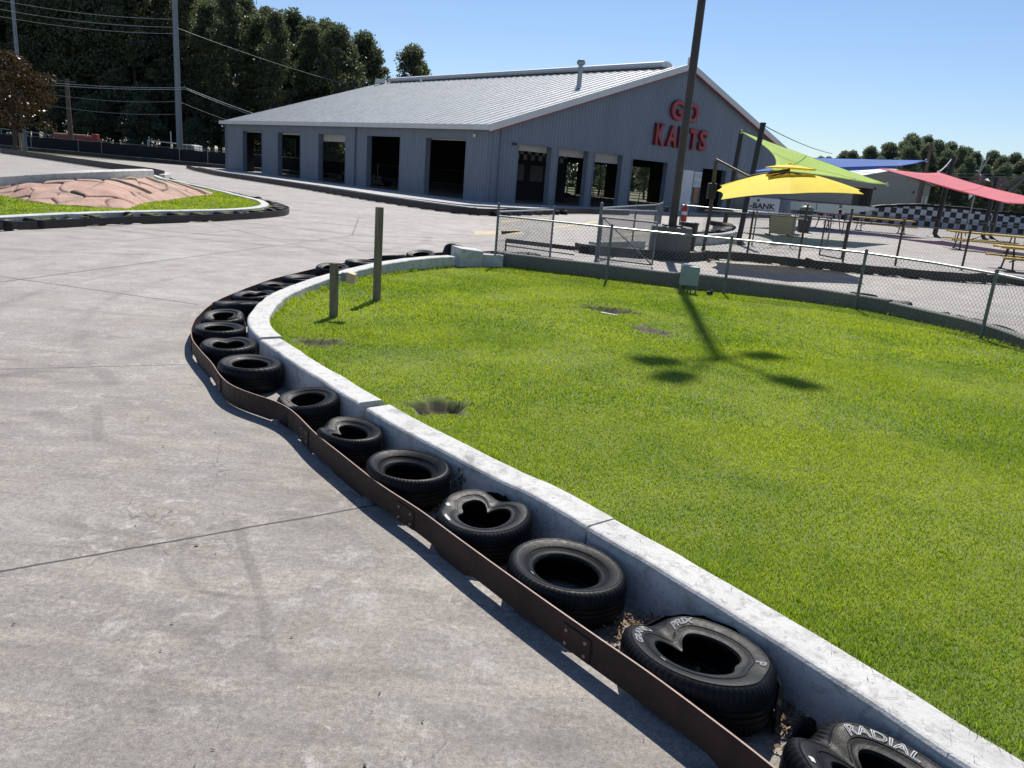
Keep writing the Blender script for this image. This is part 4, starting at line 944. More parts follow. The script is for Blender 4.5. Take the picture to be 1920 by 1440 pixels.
m=MB(); m.box(B(-.1,21.6,1.5),(.08,.08,.2)); m.build('handle',M['galv'],dr)
def sheet(u,v0,v1,z0,z1,mt,name,parent): m=MB(); m.add([B(u,v0,z0),B(u,v1,z0),B(u,v1,z1),B(u,v0,z1),B(u+.03,v0,z0),B(u+.03,v1,z0),B(u+.03,v1,z1),B(u+.03,v0,z1)],[(0,1,2,3),(0,3,7,4),(1,5,6,2),(3,2,6,7),(0,4,5,1)]); return m.build(name,mt,parent)
sheet(-.08,23.25,24.35,2.2,3.5,M['white_paint'],'notice_board',bld)
for v0,z0 in ((23.35,2.95),(23.9,2.95),(23.35,2.3),(23.9,2.3)): sheet(-.1,v0,v0+.38,z0,z0+.45,M['screw'],'notice',bld)
sheet(-.08,23.5,24.1,.9,2.1,mat('orange_notice',(.45,.2,.08),.7),'height_sign',bld)
# red channel letters, two lines: each letter a part
sign=empty('go_karts_sign',B(-.1,20.4,5.2),'red raised letters reading GO KARTS on the grey gable wall','sign')
def letters(word,v0,v1,zb,h):
    wd={'G':1.0,'O':1.06,'K':.98,'A':1.08,'R':.98,'T':.92,'S':.9}; tot=sum(wd[c] for c in word); x=v0
    for c in word:
        w=(v1-v0)*wd[c]/tot; 
        for nm,off,ex,du,mt in (('letter',.042,.10,0,M['letter_dark']),('letter_face',.004,.012,.115,M['letter_red'])):
            me=text_mesh(c,1.,extrude=ex,offset=off); n=len(me.vertices); co=np.zeros(n*3); me.vertices.foreach_get('co',co); co=co.reshape(-1,3)
            if nm=='letter': x0,x1,y0,y1=co[:,0].min(),co[:,0].max(),co[:,1].min(),co[:,1].max(); box=(x0,x1,y0,y1)
            x0,x1,y0,y1=box; sx=(w*.86)/(x1-x0); sz=h/(y1-y0)
            base=Vector(B(-.1,20.4,5.2)); out=[]
            for p in co:
                out.append(Vector(B(-.16-du-p[2],x+w*.07+(p[0]-x0)*sx,zb+(p[1]-y0)*sz))-base)
            me.vertices.foreach_set('co',np.array(out).ravel()); me.flip_normals(); me.materials.clear(); me.materials.append(mt); me.update()
            o=bpy.data.objects.new(nm,me); COL.objects.link(o)
            if nm=='letter': o.parent=sign; par=o
            else: o.parent=par
        x+=w
letters('GO',18.55,22.6,7.36,1.62); letters('KARTS',16.95,24.25,5.25,1.7)
# raised walk round the building, kerb and barrier in front
m=MB(); m.prism([B(46.5,-2.6,0)[:2],B(46.5,0.0,0)[:2],B(0,0,0)[:2],B(0,22,0)[:2],B(-3.2,22,0)[:2],B(-5.5,1.5,0)[:2],B(-3.5,-5.0,0)[:2],B(6,-6.0,0)[:2]],-.03,.1); structure(m.build('building_walk',M['pavement']))
b3=[(-35.2,81.5),(-31.4,74.5),(-29.8,72.0),(-26.0,66.0),(-20.5,59.7),(-14.5,52.6),(-9.2,45.6),(-5.4,41.2),(-3.3,39.3),(-1.9,39.6),(-.6,42.5),(1.2,46.0),(3.6,50.2),(7.0,53.5)]
strip('barrier_strip',b3,'dark barrier strip sweeping along the front of the go-kart building',M['blackstrip'],h=.34,seed=12,step=.4,gaps=False,smooth=3)
kerb('kerb_wall',[(x+.55,y+.75) for x,y in b3[1:9]],.3,.36,'pale kerb behind the dark strip along the building front',M['white_wall'],91,side=-1,step=.5)
lay(b3[::-1],[(x+.55,y+.8) for x,y in b3][::-1],1.15,lambda i:f'black tyre behind the strip at the building, {ordn[i]} from the gable end','tyres behind the building barrier',start=7.5,stop=36)
# go-kart standing behind the far side bay
def kart(x,y,rz,label,body):
    e=empty('go_kart',(x,y,0.0),label,'go-kart'); T=Matrix.Rotation(rz,3,'Z'); w=lambda p:Vector((x,y,0))+T@Vector(p)
    m=MB(); m.box(w((0,0,.16)),(1.9,1.15,.1),rz); m.box(w((1.0,0,.2)),(.14,1.3,.2),rz); m.box(w((-1.0,0,.22)),(.14,1.3,.24),rz); m.box(w((0,.66,.2)),(1.5,.1,.2),rz); m.box(w((0,-.66,.2)),(1.5,.1,.2),rz); m.build('bumper_frame',M['black_frame'],e)
    m=MB(); m.box(w((.62,0,.36)),(.7,.7,.26),rz); m.build('nose',body,e,bevel=.08)
    m=MB(); m.box(w((-.35,0,.35)),(.5,.5,.1),rz); m.box(w((-.6,0,.62)),(.12,.5,.6),rz); m.build('seat',M['can'],e,bevel=.04)
    m=MB(); m.box(w((-.82,.0,.42)),(.34,.8,.34),rz); m.build('engine_cover',body,e,bevel=.05)
    m=MB(); m.tube([w((.35,0,.4)),w((.05,0,.72))],.025,6); m.tube([w((.05,.16*math.cos(a),.72+.16*math.sin(a))) for a in np.linspace(0,2*PI,13)],.02,5); m.build('steering_wheel',M['can'],e)
    for a in (.68,-.68):
        for b in (.5,-.5):
            m=MB(); c=w((a,b,.15)); d=T@Vector((0,1,0)); m.tube([c-d*.08,c+d*.08],.15,14); m.build('wheel',M['far_rubber'],e)
q=B(40.5,9.5,0); kart(q[0],q[1],1.2,'orange go-kart parked inside the leftmost open bay',M['orange'])
for i,(u,v) in enumerate(((31,7),(28.5,9),(23,6),(21,8.5))):
    q=B(u,v,0); kart(q[0],q[1],.8+.3*i,['dark go-kart parked in the dim bay, second bay from the left','dark go-kart further back behind the second bay from the left','dark go-kart parked in the middle bay next to the downspout','dark go-kart further back in the middle bay'][i],M['can'])
def railing(label,pts,h=1.1,loc=None):
    e=empty('railing',pts[0],label,'railing'); p=resample(pts,1.4)
    for x,y,z in p: m=MB(); m.cyl((x,y,0),.045,h,6); m.build('post',M['black_frame'],e)
    m=MB()
    for hh in (.25,.55,.85,h): m.tube([(x,y,hh) for x,y,z in p],.035,5)
    m.build('rails',M['black_frame'],e)
railing('black pipe railing seen through the gable bays inside the building',[B(20,34,0),B(36,34,0)])
railing('black pipe railing deep inside behind the open gable bays',[B(10,30,0),B(22,30,0)])
# painted yellow marks on the track
def paint(pts): m=MB(); m.quad(*[(x,y,.004) for x,y,z in pts]); structure(m.build('painted_line',M['yellow_paint']))
paint([(-1.864, 29.129, 0.0),(-1.747, 27.705, 0.0),(0.05, 29.573, 0.0),(-0.172, 31.276, 0.0)]); paint([(1.223, 35.129, 0.0),(1.206, 33.753, 0.0),(3.919, 42.11, 0.0),(3.993, 43.644, 0.0)]); paint([(-1.137, 36.759, 0.0),(-1.036, 35.287, 0.0),(1.336, 41.983, 0.0),(1.318, 43.507, 0.0)]); paint([(3.806, 33.478, 0.0),(3.686, 31.943, 0.0),(5.856, 36.576, 0.0),(6.045, 38.158, 0.0)])
paint([(-0.893, 30.478, 0.0),(-0.83, 28.658, 0.0),(-0.106, 31.058, 0.0),(-0.291, 32.049, 0.0)])
# ------------------------------------------------------------------ lamp pole, its base, bin, extinguisher
LX,LY=4.6,24.6
m=MB(); m.lathe((LX,LY,0),[(.64,-.05),(.655,.3),(.63,.98),(.60,1.0),(0,1.0)],36); tag(m.build('pole_footing',M['grey_conc'],loc=(LX,LY,0),smooth=True,autos=35),'round dark concrete footing under the tall light pole','pole base')
lp=empty('light_pole',(LX,LY,1.0),'very tall brown light pole on the round concrete footing','light pole')
m=MB(); m.tube([(LX,LY,1.0),(LX,LY,20.9)],[.13,.095],18); m.build('pole',M['lamp_pole'],lp,smooth=True,autos=40)
m=MB(); m.box((LX,LY,1.02),(.55,.55,.05)); m.build('base_plate',M['lamp_pole'],lp)
m=MB(); m.cyl((LX-.27,LY-.1,1.42),.07,.16,10); m.build('pole_clamp',M['black_frame'],lp)
for dx,dy in ((-.74,-.37),(-.67,-1.05),(.62,.37),(.55,-.91)):
    L=math.hypot(dx,dy); a=math.atan2(dy,dx); m=MB(); m.tube([(LX,LY,20.6),(LX+dx*.4,LY+dy*.4,20.82),(LX+dx*.8,LY+dy*.8,20.8)],.05,6); arm=m.build('lamp_arm',M['lamp_pole'],lp)
    m=MB(); T=Matrix.Rotation(a,3,'Z')@Matrix.Rotation(R(8),3,'Y'); m.box((LX+dx*1.12,LY+dy*1.12,20.78),(.54,.42,.22),M=T); m.build('lamp_head',M['lamp_pole'],arm,bevel=.04)
fx=empty('fire_extinguisher',(LX+.30,LY-.12,1.2),'red fire extinguisher with a white band hung on the light pole','fire extinguisher'); x,y=LX+.30,LY-.12
m=MB(); m.lathe((x,y,1.18),[(0,0),(.085,.0),(.09,.02),(.09,.38),(.07,.44),(.035,.47),(.03,.5)],16); m.build('cylinder',M['extred'],fx,smooth=True,autos=40)
m=MB(); m.lathe((x,y,1.38),[(.092,0),(.092,.1)],16); m.build('label_band',M['white_paint'],fx)
m=MB(); m.box((x,y,1.70),(.05,.05,.07)); m.bar((x-.02,y,1.73),(x+.13,y-.03,1.78),.03,.02); m.build('valve',M['white_paint'],fx)
m=MB(); m.tube([(x+.03,y-.03,1.68),(x+.11,y-.05,1.6),(x+.11,y-.05,1.35)],.012,6); m.build('hose',M['can'],fx)
def bin_(x,y,r,h,label,dome,mt):
    e=empty('litter_bin',(x,y,0),label,'bin'); m=MB(); m.lathe((x,y,0),[(r*.85,0),(r*.95,h*.5),(r,h-.06),(r*1.06,h-.05),(r*1.06,h),(r*.96,h),(r*.93,h-.25),(0,h-.28)],24); m.build('body',mt,e,smooth=True,autos=40)
    if dome:
        m=MB(); m.lathe((x,y,h),[(r*1.05,0),(r*1.05,.1),(r*.9,.22),(r*.5,.3),(0,.32)],24); m.build('dome_lid',M['galv_dull'],e,smooth=True,autos=50)
    return e
e=bin_(5.38,25.9,.31,1.1,'open black rubbish bin with crumpled white bags behind the light pole footing',False,M['can'])
m=MB()
for i in range(5): m.lathe((5.38+.1*math.cos(i*1.4),25.9+.1*math.sin(i*1.4),.95),[(0,0),(.09,.03),(.1,.1),(.05,.17),(0,.18)],7)
m.build('bags',M['white_paint'],e)
# small fence pieces and gate by the footing
chain_fence('fence_panel',[(-.64,18.55),(.78,22.0)],[(.78,22.0)],1.32,'short galvanised fence panel running back from the left end post',.1,.003,M['galv_dull'],M['galv'],M['wire_mesh'],z0=.0,heights=[1.36])
chain_fence('fence_panel',[(2.12,22.3),(3.0,23.3),(4.0,24.2)],[(2.12,22.3)],1.42,'galvanised fence panel ending at the round concrete footing',.1,.003,M['galv_dull'],M['galv'],M['wire_mesh'],z0=.0,heights=[1.55],pr=.045)
chain_fence('fence_panel',[(2.12,22.36),(3.77,27.2),(5.0,30.5),(6.0,35)],[(3.77,27.2),(5.0,30.5),(6.0,35)],1.46,'galvanised fence panel running back behind the light pole towards the building',.11,.003,M['galv_dull'],M['galv'],M['wire_mesh'],z0=.0)
def gate(label,a,b,z0,h,mt,mesh,brace=True,r=.024):
    e=empty('gate_leaf',(a[0],a[1],z0),label,'gate'); m=MB(); A0=(*a,z0);A1=(*a,z0+h);B0=(*b,z0);B1=(*b,z0+h)
    for p,q in ((A0,A1),(B0,B1),(A0,B0),(A1,B1)): m.tube([p,q],r,7)
    m.build('frame',mt,e)
    if brace: m=MB(); m.tube([A1,B0],r*.7,6); m.build('brace',mt,e)
    m=MB(); diamond(m,[a,b],z0,h,.1,.003); m.build('chain_mesh',mesh,e); return e
gate('galvanised gate leaf with diagonal brace left of the concrete footing',(2.17,22.2),(3.62,21.6),.06,1.15,M['galv_dull'],M['wire_mesh'])
m=MB(); a,b=(-0.509, 22.829, 0.3),(1.467, 22.027, 0.3); m.bar(a,b,.05,.12); m.bar((a[0],a[1],.16),(b[0],b[1],.12),.03,.03); m.bar((a[0],a[1],0),(a[0],a[1],.3),.05,.05); tag(m.build('swing_gate',M['rust'],loc=(a[0],a[1],0)),'low rusty swing arm across the track behind the fence panel','gate')
# ------------------------------------------------------------------ inner barrier with tyres (b2)
b2=[(1.62,24.5),(2.0,23.85),(3.1,23.75),(3.95,23.95),(4.6,23.75),(5.3,24.15),(6.1,25.3),(7.3,25.75),(8.2,25.5),(9.2,24.95),(10.6,24.65),(12.2,24.4),(14,24.5),(16.3,25),(19.5,26),(23,27.2)]
strip('barrier_strip',b2,'dark steel strip with tyres in front of the picnic area fence',M['blackstrip'],h=.26,seed=14,step=.25,edge=M['rust_edge'])
lay(b2,[(x-.1,y+.8) for x,y in b2],.72,lambda i:f'black tyre in the picnic area barrier row, {ordn[i]} from its left tip','tyres along the picnic area barrier',start=.7)
kerb('kerb_wall',[(2.3,25.2),(3.3,26.3),(4.3,27.6)],.25,.27,'pale short kerb behind the tyres left of the concrete footing',M['kerb_far'],101,side=-1,step=.3)
isl=[(6.401, 30.976, 0.0)[:2],(7.391, 32.103, 0.0)[:2],(8.469, 33.847, 0.0)[:2],(9.705, 36.702, 0.0)[:2],(10.731, 39.974, 0.0)[:2],(11.213, 43.072, 0.0)[:2],(10.548, 44.388, 0.0)[:2]]
kerb('kerb_wall',isl,.3,.42,'curved pale kerb with tyres on it behind the umbrella mast',M['kerb_far'],103,side=1,step=.35)
lay(isl,[(x-.5,y+.6) for x,y in isl],.8,lambda i:f'black tyre on the curved kerb behind the umbrella mast, {ordn[i]} from its left end','tyres on the curved kerb',start=.3,z=.24)
# tyres lying beyond the grey fence wall
for i,(px,lab) in enumerate(zip([(6.066, 18.409, 0.2),(6.524, 17.784, 0.2),(7.634, 17.091, 0.2),(8.038, 16.281, 0.2),(8.351, 15.394, 0.2),(8.607, 14.584, 0.2),(8.684, 13.597, 0.2)],
    ['flat worn tyre behind the grey wall, right of the green utility box','flat worn tyre behind the grey wall, under the umbrella shadow tip','upright-leaning tyre behind the grey wall where its height steps','curled tyre lying just behind the step of the grey wall','tyre on the track behind the grey wall between the last two fence posts','folded tyre behind the grey wall left of the rightmost fence post','tyre behind the grey wall right of the rightmost fence post'])):
    o=bpy.data.objects.new('tyre',far_me[[2,2,0,1,2,1,2][i]]); COL.objects.link(o); o.location=(px[0]*.99,px[1]*.99+.1,.01); o.rotation_euler=(R([0,0,10,6,0,8,0][i]),0,i*1.3); o.scale=(1,1,[.5,.55,1.1,1.05,.8,1.,.9][i])
    tag(o,lab,'tyre','tyres behind the grey fence wall')
# ------------------------------------------------------------------ picnic area fences
F3=[(10.2,28.9),(11.75,28.7),(13.8,28.95),(16.4,29.2),(18.9,29.3),(21.5,29.4),(24.5,29.5)]
chain_fence('picnic_fence',F3[1:],F3[1:],1.46,'dark brown chain link fence in front of the yellow picnic tables',.12,.003,M['brown_steel'],M['brown_steel'],M['dark_wire'],z0=0,heights=[1.86,1.66,1.5,1.5,1.5,1.5],pr=.04)
chain_fence('picnic_fence',[(6.3,28.0),(8.2,28.6),(10.2,28.9)],[(8.2,28.6),(10.2,28.9)],1.46,'dark brown chain link fence left of the picnic gate',.12,.003,M['brown_steel'],M['brown_steel'],M['dark_wire'],z0=0,heights=[1.5,1.88],pr=.04)
gate('dark brown gate leaf standing half open in the picnic fence',(11.7,28.75),(11.35,30.0),.1,1.32,M['brown_steel'],M['dark_wire'],False,.03)
q=[(6.842, 35.0, 1.519),(9.748, 33.5, 1.471),(11.543, 34.0, 1.477),(13.5, 35.0, 1.397)]
chain_fence('queue_fence',[p[:2] for p in q],[p[:2] for p in q],1.42,'galvanised queue fence behind the umbrella in front of the building',.13,.003,M['galv_dull'],M['galv'],M['dark_wire'],z0=0)
q2=[(20.092, 50.0, 1.227),(24.777, 52.0, 1.901),(29.399, 54.0, 1.715),(35.408, 56.0, 1.604)]
chain_fence('yard_fence',[p[:2] for p in q2],[p[:2] for p in q2],1.35,'dark fence beyond the yellow picnic tables',.16,.003,M['brown_steel'],M['brown_steel'],M['dark_wire'],z0=0)
# ------------------------------------------------------------------ shade posts and sails
def spost(x,y,h,r,label,lean=(0,0)):
    e=empty('shade_post',(x,y,0),label,'post'); m=MB(); m.tube([(x,y,0),(x+lean[0],y+lean[1],h)],r,12); m.build('shaft',M['black_frame'],e,smooth=True,autos=40); m=MB(); m.lathe((x,y,0),[(r*3,0),(r*3,.03),(r*1.1,.22),(r*1.05,.25)],10); m.build('foot',M['black_frame'],e)
    m=MB(); m.lathe((x+lean[0],y+lean[1],h),[(r*1.1,-.05),(r*1.1,.02),(0,.04)],10); m.build('cap',M['black_frame'],e)
spost(9.2,33.7,4.98,.115,'tall black shade sail post just left of the yellow umbrella',(.28,0))
spost(12.3,48.7,5.66,.14,'black shade sail post in front of the gable, holding the lime sail',(.2,0))
spost(30.25,58.4,5.77,.17,'black shade sail post holding the coral sail by a white rope',(.15,0))
spost(35.76,61.8,4.73,.16,'black post at the right behind the coral sail, carrying a round fan')
spost(37.8,64.3,4.6,.15,'rightmost black post under the coral sail, with the second fan')
def sail(name,c,sag,mt,label,dip=0.,n=22,sheen=0):
    """c: 4 corners (a,b,c,d; equal corners give a triangle); edges curve inwards, cloth twists between them"""
    c=[Vector(p) for p in c]; cen=sum(c,Vector())/4
    def edge(a,b,t,s):
        p=a.lerp(b,t); k=4*t*(1-t); d=(cen-(a+b)/2); return p+d*s*k
    V=[]
    for i in range(n+1):
        for j in range(n+1):
            u,v=i/n,j/n
            e0=edge(c[0],c[1],u,sag[0]); e2=edge(c[3],c[2],u,sag[2]); e3=edge(c[0],c[3],v,sag[3]); e1=edge(c[1],c[2],v,sag[1])
            bl=(c[0]*(1-u)+c[1]*u)*(1-v)+(c[3]*(1-u)+c[2]*u)*v
            p=e0*(1-v)+e2*v+e3*(1-u)+e1*u-bl
            p=p+Vector((0,0,-dip*16*u*(1-u)*v*(1-v)+.03*math.sin(9*u+4*v)*v*(1-v)*4)); V.append(p)
    m=MB(); m.add(V,[(i*(n+1)+j,(i+1)*(n+1)+j,(i+1)*(n+1)+j+1,i*(n+1)+j+1) for i in range(n) for j in range(n)])
    o=m.build(name,mt,loc=c[0],smooth=True); sd=o.modifiers.new('s','SOLIDIFY'); sd.thickness=.01; tag(o,label,'shade sail'); k=n+1
    rim=[V[i*k] for i in range(n+1)]+[V[n*k+j] for j in range(1,n+1)]+[V[i*k+n] for i in range(n-1,-1,-1)]+[V[j] for j in range(n-1,0,-1)]
    h=MB(); h.tube(rim+[rim[0]],.028,5); h.build('hem',mt,o)
    h=MB(); h.tube([V[i*k+n//2]+Vector((0,0,.012)) for i in range(n+1)],.014,4); h.build('seam',mt,o)
    for q in (V[0],V[n*k],V[n*k+n]): h=MB(); h.tube([q+Vector((.09*math.cos(a),0,.09*math.sin(a))) for a in np.linspace(0,2*PI,11)],.018,5); h.build('corner_ring',M['galv'],o)
    return o
sail('shade_sail',[(12.3, 48.0, 5.567),(20.542, 46.0, 3.211),(16.141, 40.0, 3.158),(11.106, 37.0, 3.245)],(.10,.0,.12,.30),M['lime'],'lime green shade sail above the yellow umbrella',.15)
sail('shade_sail',[(21.609, 64.0, 5.096),(29.29, 60.0, 5.425),(25.7, 56.0, 4.731),(14.056, 52.0, 3.394)],(.03,0,.2,.1),M['blue'],'blue shade sail behind the lime one',.5)
sail('shade_sail',[(24.041, 56.0, 4.495),(28.817, 57.0, 4.544),(30.153, 46.0, 2.948),(26.998, 45.0, 2.708)],(.22,.24,-.05,-.12),M['pink'],'coral pink shade sail at the right edge',.25)
def cable(name,a,b,sagz,r,mt,label,cat='cable',n=14,group=None):
    a=Vector(a);b=Vector(b); m=MB(); m.tube([a.lerp(b,i/n)-Vector((0,0,sagz*4*(i/n)*(1-i/n))) for i in range(n+1)],r*(.62 if name=='power_line' else 1),5); return tag(m.build(name,mt,loc=a),label,cat,group)
cable('stay_cable',(9.373, 33.7, 4.951),(22.279, 60.0, 5.378),.15,.02,M['darkcable'],'thin dark cable from the tall shade post to the blue sail')
cable('rope',(30.296, 58.4, 5.627),(28.817, 57.0, 4.544),.12,.045,M['white_paint'],'white rope tying the coral sail to its post','rope')
# ------------------------------------------------------------------ yellow cantilever umbrella
um=empty('cantilever_umbrella',(6.14,26.7,0),'large yellow cantilever umbrella with a vented top','umbrella')
FLc,FRc,BLc,FM=Vector((5.505, 22.6, 1.952)),Vector((9.785, 23.3, 2.417)),Vector((6.329, 26.4, 2.342)),Vector((7.33, 22.3, 2.265)); BRc=FRc+BLc-FLc+Vector((0,0,-.25)); PK=Vector((8.041, 24.9, 2.995))
ring=[FLc,FM,FRc,(FRc+BRc)/2+Vector((.25,0,.06)),BRc,(BRc+BLc)/2+Vector((0,.2,.06)),BLc,(BLc+FLc)/2+Vector((-.12,0,.03))]
ring2=[]
for i in range(8):
    a,b=ring[i],ring[(i+1)%8]; c_=(a+b)/2
    for t in (0,.25,.5,.75): p=a.lerp(b,t); p=p+(PK-p)*(.055*4*t*(1-t)); ring2.append(p)
T_=[0,.15,.3,.45,.58,.69]; V=[]
for t in T_:
    for p in ring2:
        q=p.lerp(PK,t); q.z+=.045*math.sin(PI*min(1,t*1.05)); V.append(q)
n=len(ring2); m=MB(); m.add(V,[(j*n+i,j*n+(i+1)%n,(j+1)*n+(i+1)%n,(j+1)*n+i) for j in range(len(T_)-1) for i in range(n)])
cn=m.build('canopy',M['yellow_canvas'],um); sd=cn.modifiers.new('s','SOLIDIFY'); sd.thickness=.006
V=[]; CP=Vector((8.019, 24.9, 3.121)); ce=CP.z-.10
for t,dz in ((.645,-.03),(.655,0.),(.82,.065)):
    for p in ring2: q=p.lerp(PK,t); q.z=ce+dz+(p.lerp(PK,.65).z-PK.z)*.25+.06; V.append(q)
V.append(CP); k3=3*n; m=MB(); m.add(V,[(j*n+i,j*n+(i+1)%n,(j+1)*n+(i+1)%n,(j+1)*n+i) for j in range(2) for i in range(n)]+[(2*n+i,2*n+(i+1)%n,k3) for i in range(n)]); up=CP-PK-Vector((0,0,.05))
cp=m.build('vent_cap',M['yellow_canvas'],um,smooth=True,autos=20); sd=cp.modifiers.new('s','SOLIDIFY'); sd.thickness=.006
m=MB(); m.lathe(PK+up+Vector((0,0,.06)),[(.06,0),(.05,.05),(0,.07)],8); m.build('finial',M['yellow_canvas'],um)
for i in range(8): m=MB(); m.tube([ring[i].lerp(PK,.02)+Vector((0,0,-.05)),ring[i].lerp(PK,.5)+Vector((0,0,-.04)),PK+Vector((0,0,-.08))],.014,5); m.build('rib',M['black_frame'],um)
mz=3.32; mt_=Vector((6.154, 26.7, 3.165))
m=MB(); m.tube([(6.14,26.7,0),(6.2,26.7,1.4),(mt_.x,mt_.y,mt_.z-.05)],.062,10); m.build('mast',M['brown_steel'],um,smooth=True,autos=40)
m=MB(); m.tube([mt_,mt_.lerp(Vector((7.063, 25.8, 2.692)),1.),PK+Vector((0,0,-.02))],.04,8); m.build('arm',M['brown_steel'],um)
m=MB(); q=Vector((6.132, 26.65, 2.149)); m.box(q,(.26,.3,.5)); m.build('crank_box',M['black_frame'],um,bevel=.03); m=MB(); m.tube([q+Vector((.1,-.1,.2)),q+Vector((.38,-.15,.27))],.02,6); m.build('crank_handle',M['black_frame'],um)
m=MB(); m.bar((5.2,26.5,.05),(7.1,26.9,.05),.08,.06); m.bar((6.0,27.6,.054),(6.25,25.8,.054),.08,.06); m.build('cross_base',M['black_frame'],um)
# ------------------------------------------------------------------ picnic tables and yard things
def table(x,y,rz,L,zt,label,top,bench,grp='picnic tables'):
    e=empty('picnic_table',(x,y,0),label,'picnic table',grp); T=Matrix.Rotation(rz,3,'Z'); w=lambda a,b,c:Vector((x,y,0))+T@Vector((a,b,c)); zb=zt*.58
    m=MB(); m.box(w(0,0,zt),(L,.95,.05),rz); m.box(w(0,-.47,zt-.03),(L,.03,.07),rz); m.box(w(0,.47,zt-.03),(L,.03,.07),rz); m.build('table_top',top,e,bevel=.012)
    for s in (-1,1): m=MB(); m.box(w(0,s*.95,zb),(L,.34,.045),rz); m.box(w(0,s*(1.12),zb-.03),(L,.02,.06),rz); m.build('bench',bench,e,bevel=.01)
    for s in (-1,1):
        m=MB(); a=s*L*.34
        for q in (-1,1): m.tube([w(a,q*.25,zt-.03),w(a,q*.42,zb),w(a,q*1.0,zb-.03)],.035,6); m.tube([w(a,q*.42,zb),w(a,q*.62,.05),w(a,q*.9,.03)],.035,6); 
        m.tube([w(a,-.9,.03),w(a,.9,.03)],.03,6); m.build('leg_frame',M['black_frame'],e)
    m=MB(); m.tube([w(-L*.33,0,zb*.6),w(0,0,zt-.06),w(L*.33,0,zb*.6)],.025,6); m.build('brace',M['black_frame'],e); return e
table(25.6,43.9,-.26,3.9,.98,'yellow picnic table in the middle of the yard, under the coral sail post',M['yellow_seat'],M['yellow_seat'])
table(20.35,30.9,-.22,3.3,.92,'nearest yellow picnic table, cut by the right picture edge',M['yellow_seat'],M['yellow_seat'])
table(26.9,60,-.1,4.6,1.0,'yellow picnic table furthest back in front of the checkered wall',M['yellow_seat'],M['yellow_seat'])
table(22.0,57.5,.5,1.7,1.12,'faded red picnic table with blue benches beside the domed bin',M['red_top'],M['blue_top'])
q=(13.979, 42.924, 0.0); e=empty('tan_board',q,'square tan board leaning on a dark table frame in the yard','board')
m=MB(); T=Matrix.Rotation(-.1,3,'Z')@Matrix.Rotation(R(-10),3,'X'); m.box((q[0],q[1],.62),(1.36,.12,1.0),M=T); m.build('panel',M['foil'],e,bevel=.03)
m=MB()
for dx in (-.6,.6): m.tube([(q[0]+dx,q[1]+.05,.0),(q[0]+dx,q[1]+.5,.95)],.04,6); m.tube([(q[0]+dx,q[1]-.3,.03),(q[0]+dx,q[1]+.9,.03)],.035,6)
m.tube([(q[0]-.6,q[1]+.45,.9),(q[0]+.6,q[1]+.45,.9)],.035,6); m.build('frame',M['black_frame'],e)
m=MB(); m.box((q[0]+1.0,q[1]+1.4,.95),(1.4,.8,.06),-.5); m.box((q[0]+.8,q[1]+1.2,.1),(1.2,.7,.1),-.5); m.tube([(q[0]+.9,q[1]+1.3,.1),(q[0]+.9,q[1]+1.3,.95)],.06,8); tag(m.build('side_table',M['galv'],loc=(q[0]+.9,q[1]+1.3,0)),'grey slab table right behind the tan board','table')
q=(17.625, 50.0, 0.503); bin_(q[0],q[1],.42,1.32,'black bin with a domed lid in the middle of the picnic yard',True,M['can'])
# checkered bank wall with tyres on its crown
ck=[(31.0,88),(34,87.3),(38,86.6),(42,86),(47,85.5),(52,85.3),(58,85.2),(64,85)]
def checker_wall():
    e=empty('checkered_wall',(44,86,0),'long black and white checkered wall with a black tyre crown','wall'); p=resample(ck,.62); n=len(p); L=np.arange(n)*.62
    top=np.interp(p[:,0],[31,33.5,36,39,42,46,50,56,64],[.25,.62,1.1,1.7,2.05,2.1,1.95,1.85,1.8]); m=MB()
    for i in range(n-1):
        for j in range(4):
            z0=j*.58; z1=min((j+1)*.58,top[i]); z2=min((j+1)*.58,top[i+1])
            if z0>=min(top[i],top[i+1]): continue
            m.quad((*p[i],z0),(*p[i+1],z0),(*p[i+1],z2),(*p[i],z1),mi=(i+j)%2)
    for i in range(n-1): m.quad((p[i,0],p[i,1]+.4,0),(p[i+1,0],p[i+1,1]+.4,0),(p[i+1,0],p[i+1,1]+.4,top[i+1]),(p[i,0],p[i,1]+.4,top[i]),mi=0)
    m.build('checkered_face',[M['chk_black'],M['chk_white']],e)
    m=MB(); r=.17
    m.tube([(p[i,0],p[i,1]+.1,top[i]+.1+.06*abs(math.sin(i*.9))) for i in range(0,n)],r,8); m.build('tyre_crown',M['far_rubber'],e)
checker_wall()
def board(name,c,mt,label,th=.06,cat='banner'):
    c=[Vector(p) for p in c]; nrm=(c[1]-c[0]).cross(c[3]-c[0]).normalized()*th; m=MB(); m.add(c+[p-nrm for p in c],[(0,1,2,3),(7,6,5,4),(0,4,5,1),(1,5,6,2),(2,6,7,3),(3,7,4,0)]); return tag(m.build(name,mt,loc=c[0]),label,cat),nrm
bc=[(18.713, 68.0, 0.495),(21.607, 68.0, 0.498),(21.578, 68.0, 1.747),(18.699, 68.0, 1.744)]
bb,nr_=board('bank_sign',bc,M['sign_white'],'white board with black letters reading -BANK below the umbrella',.08,'sign')
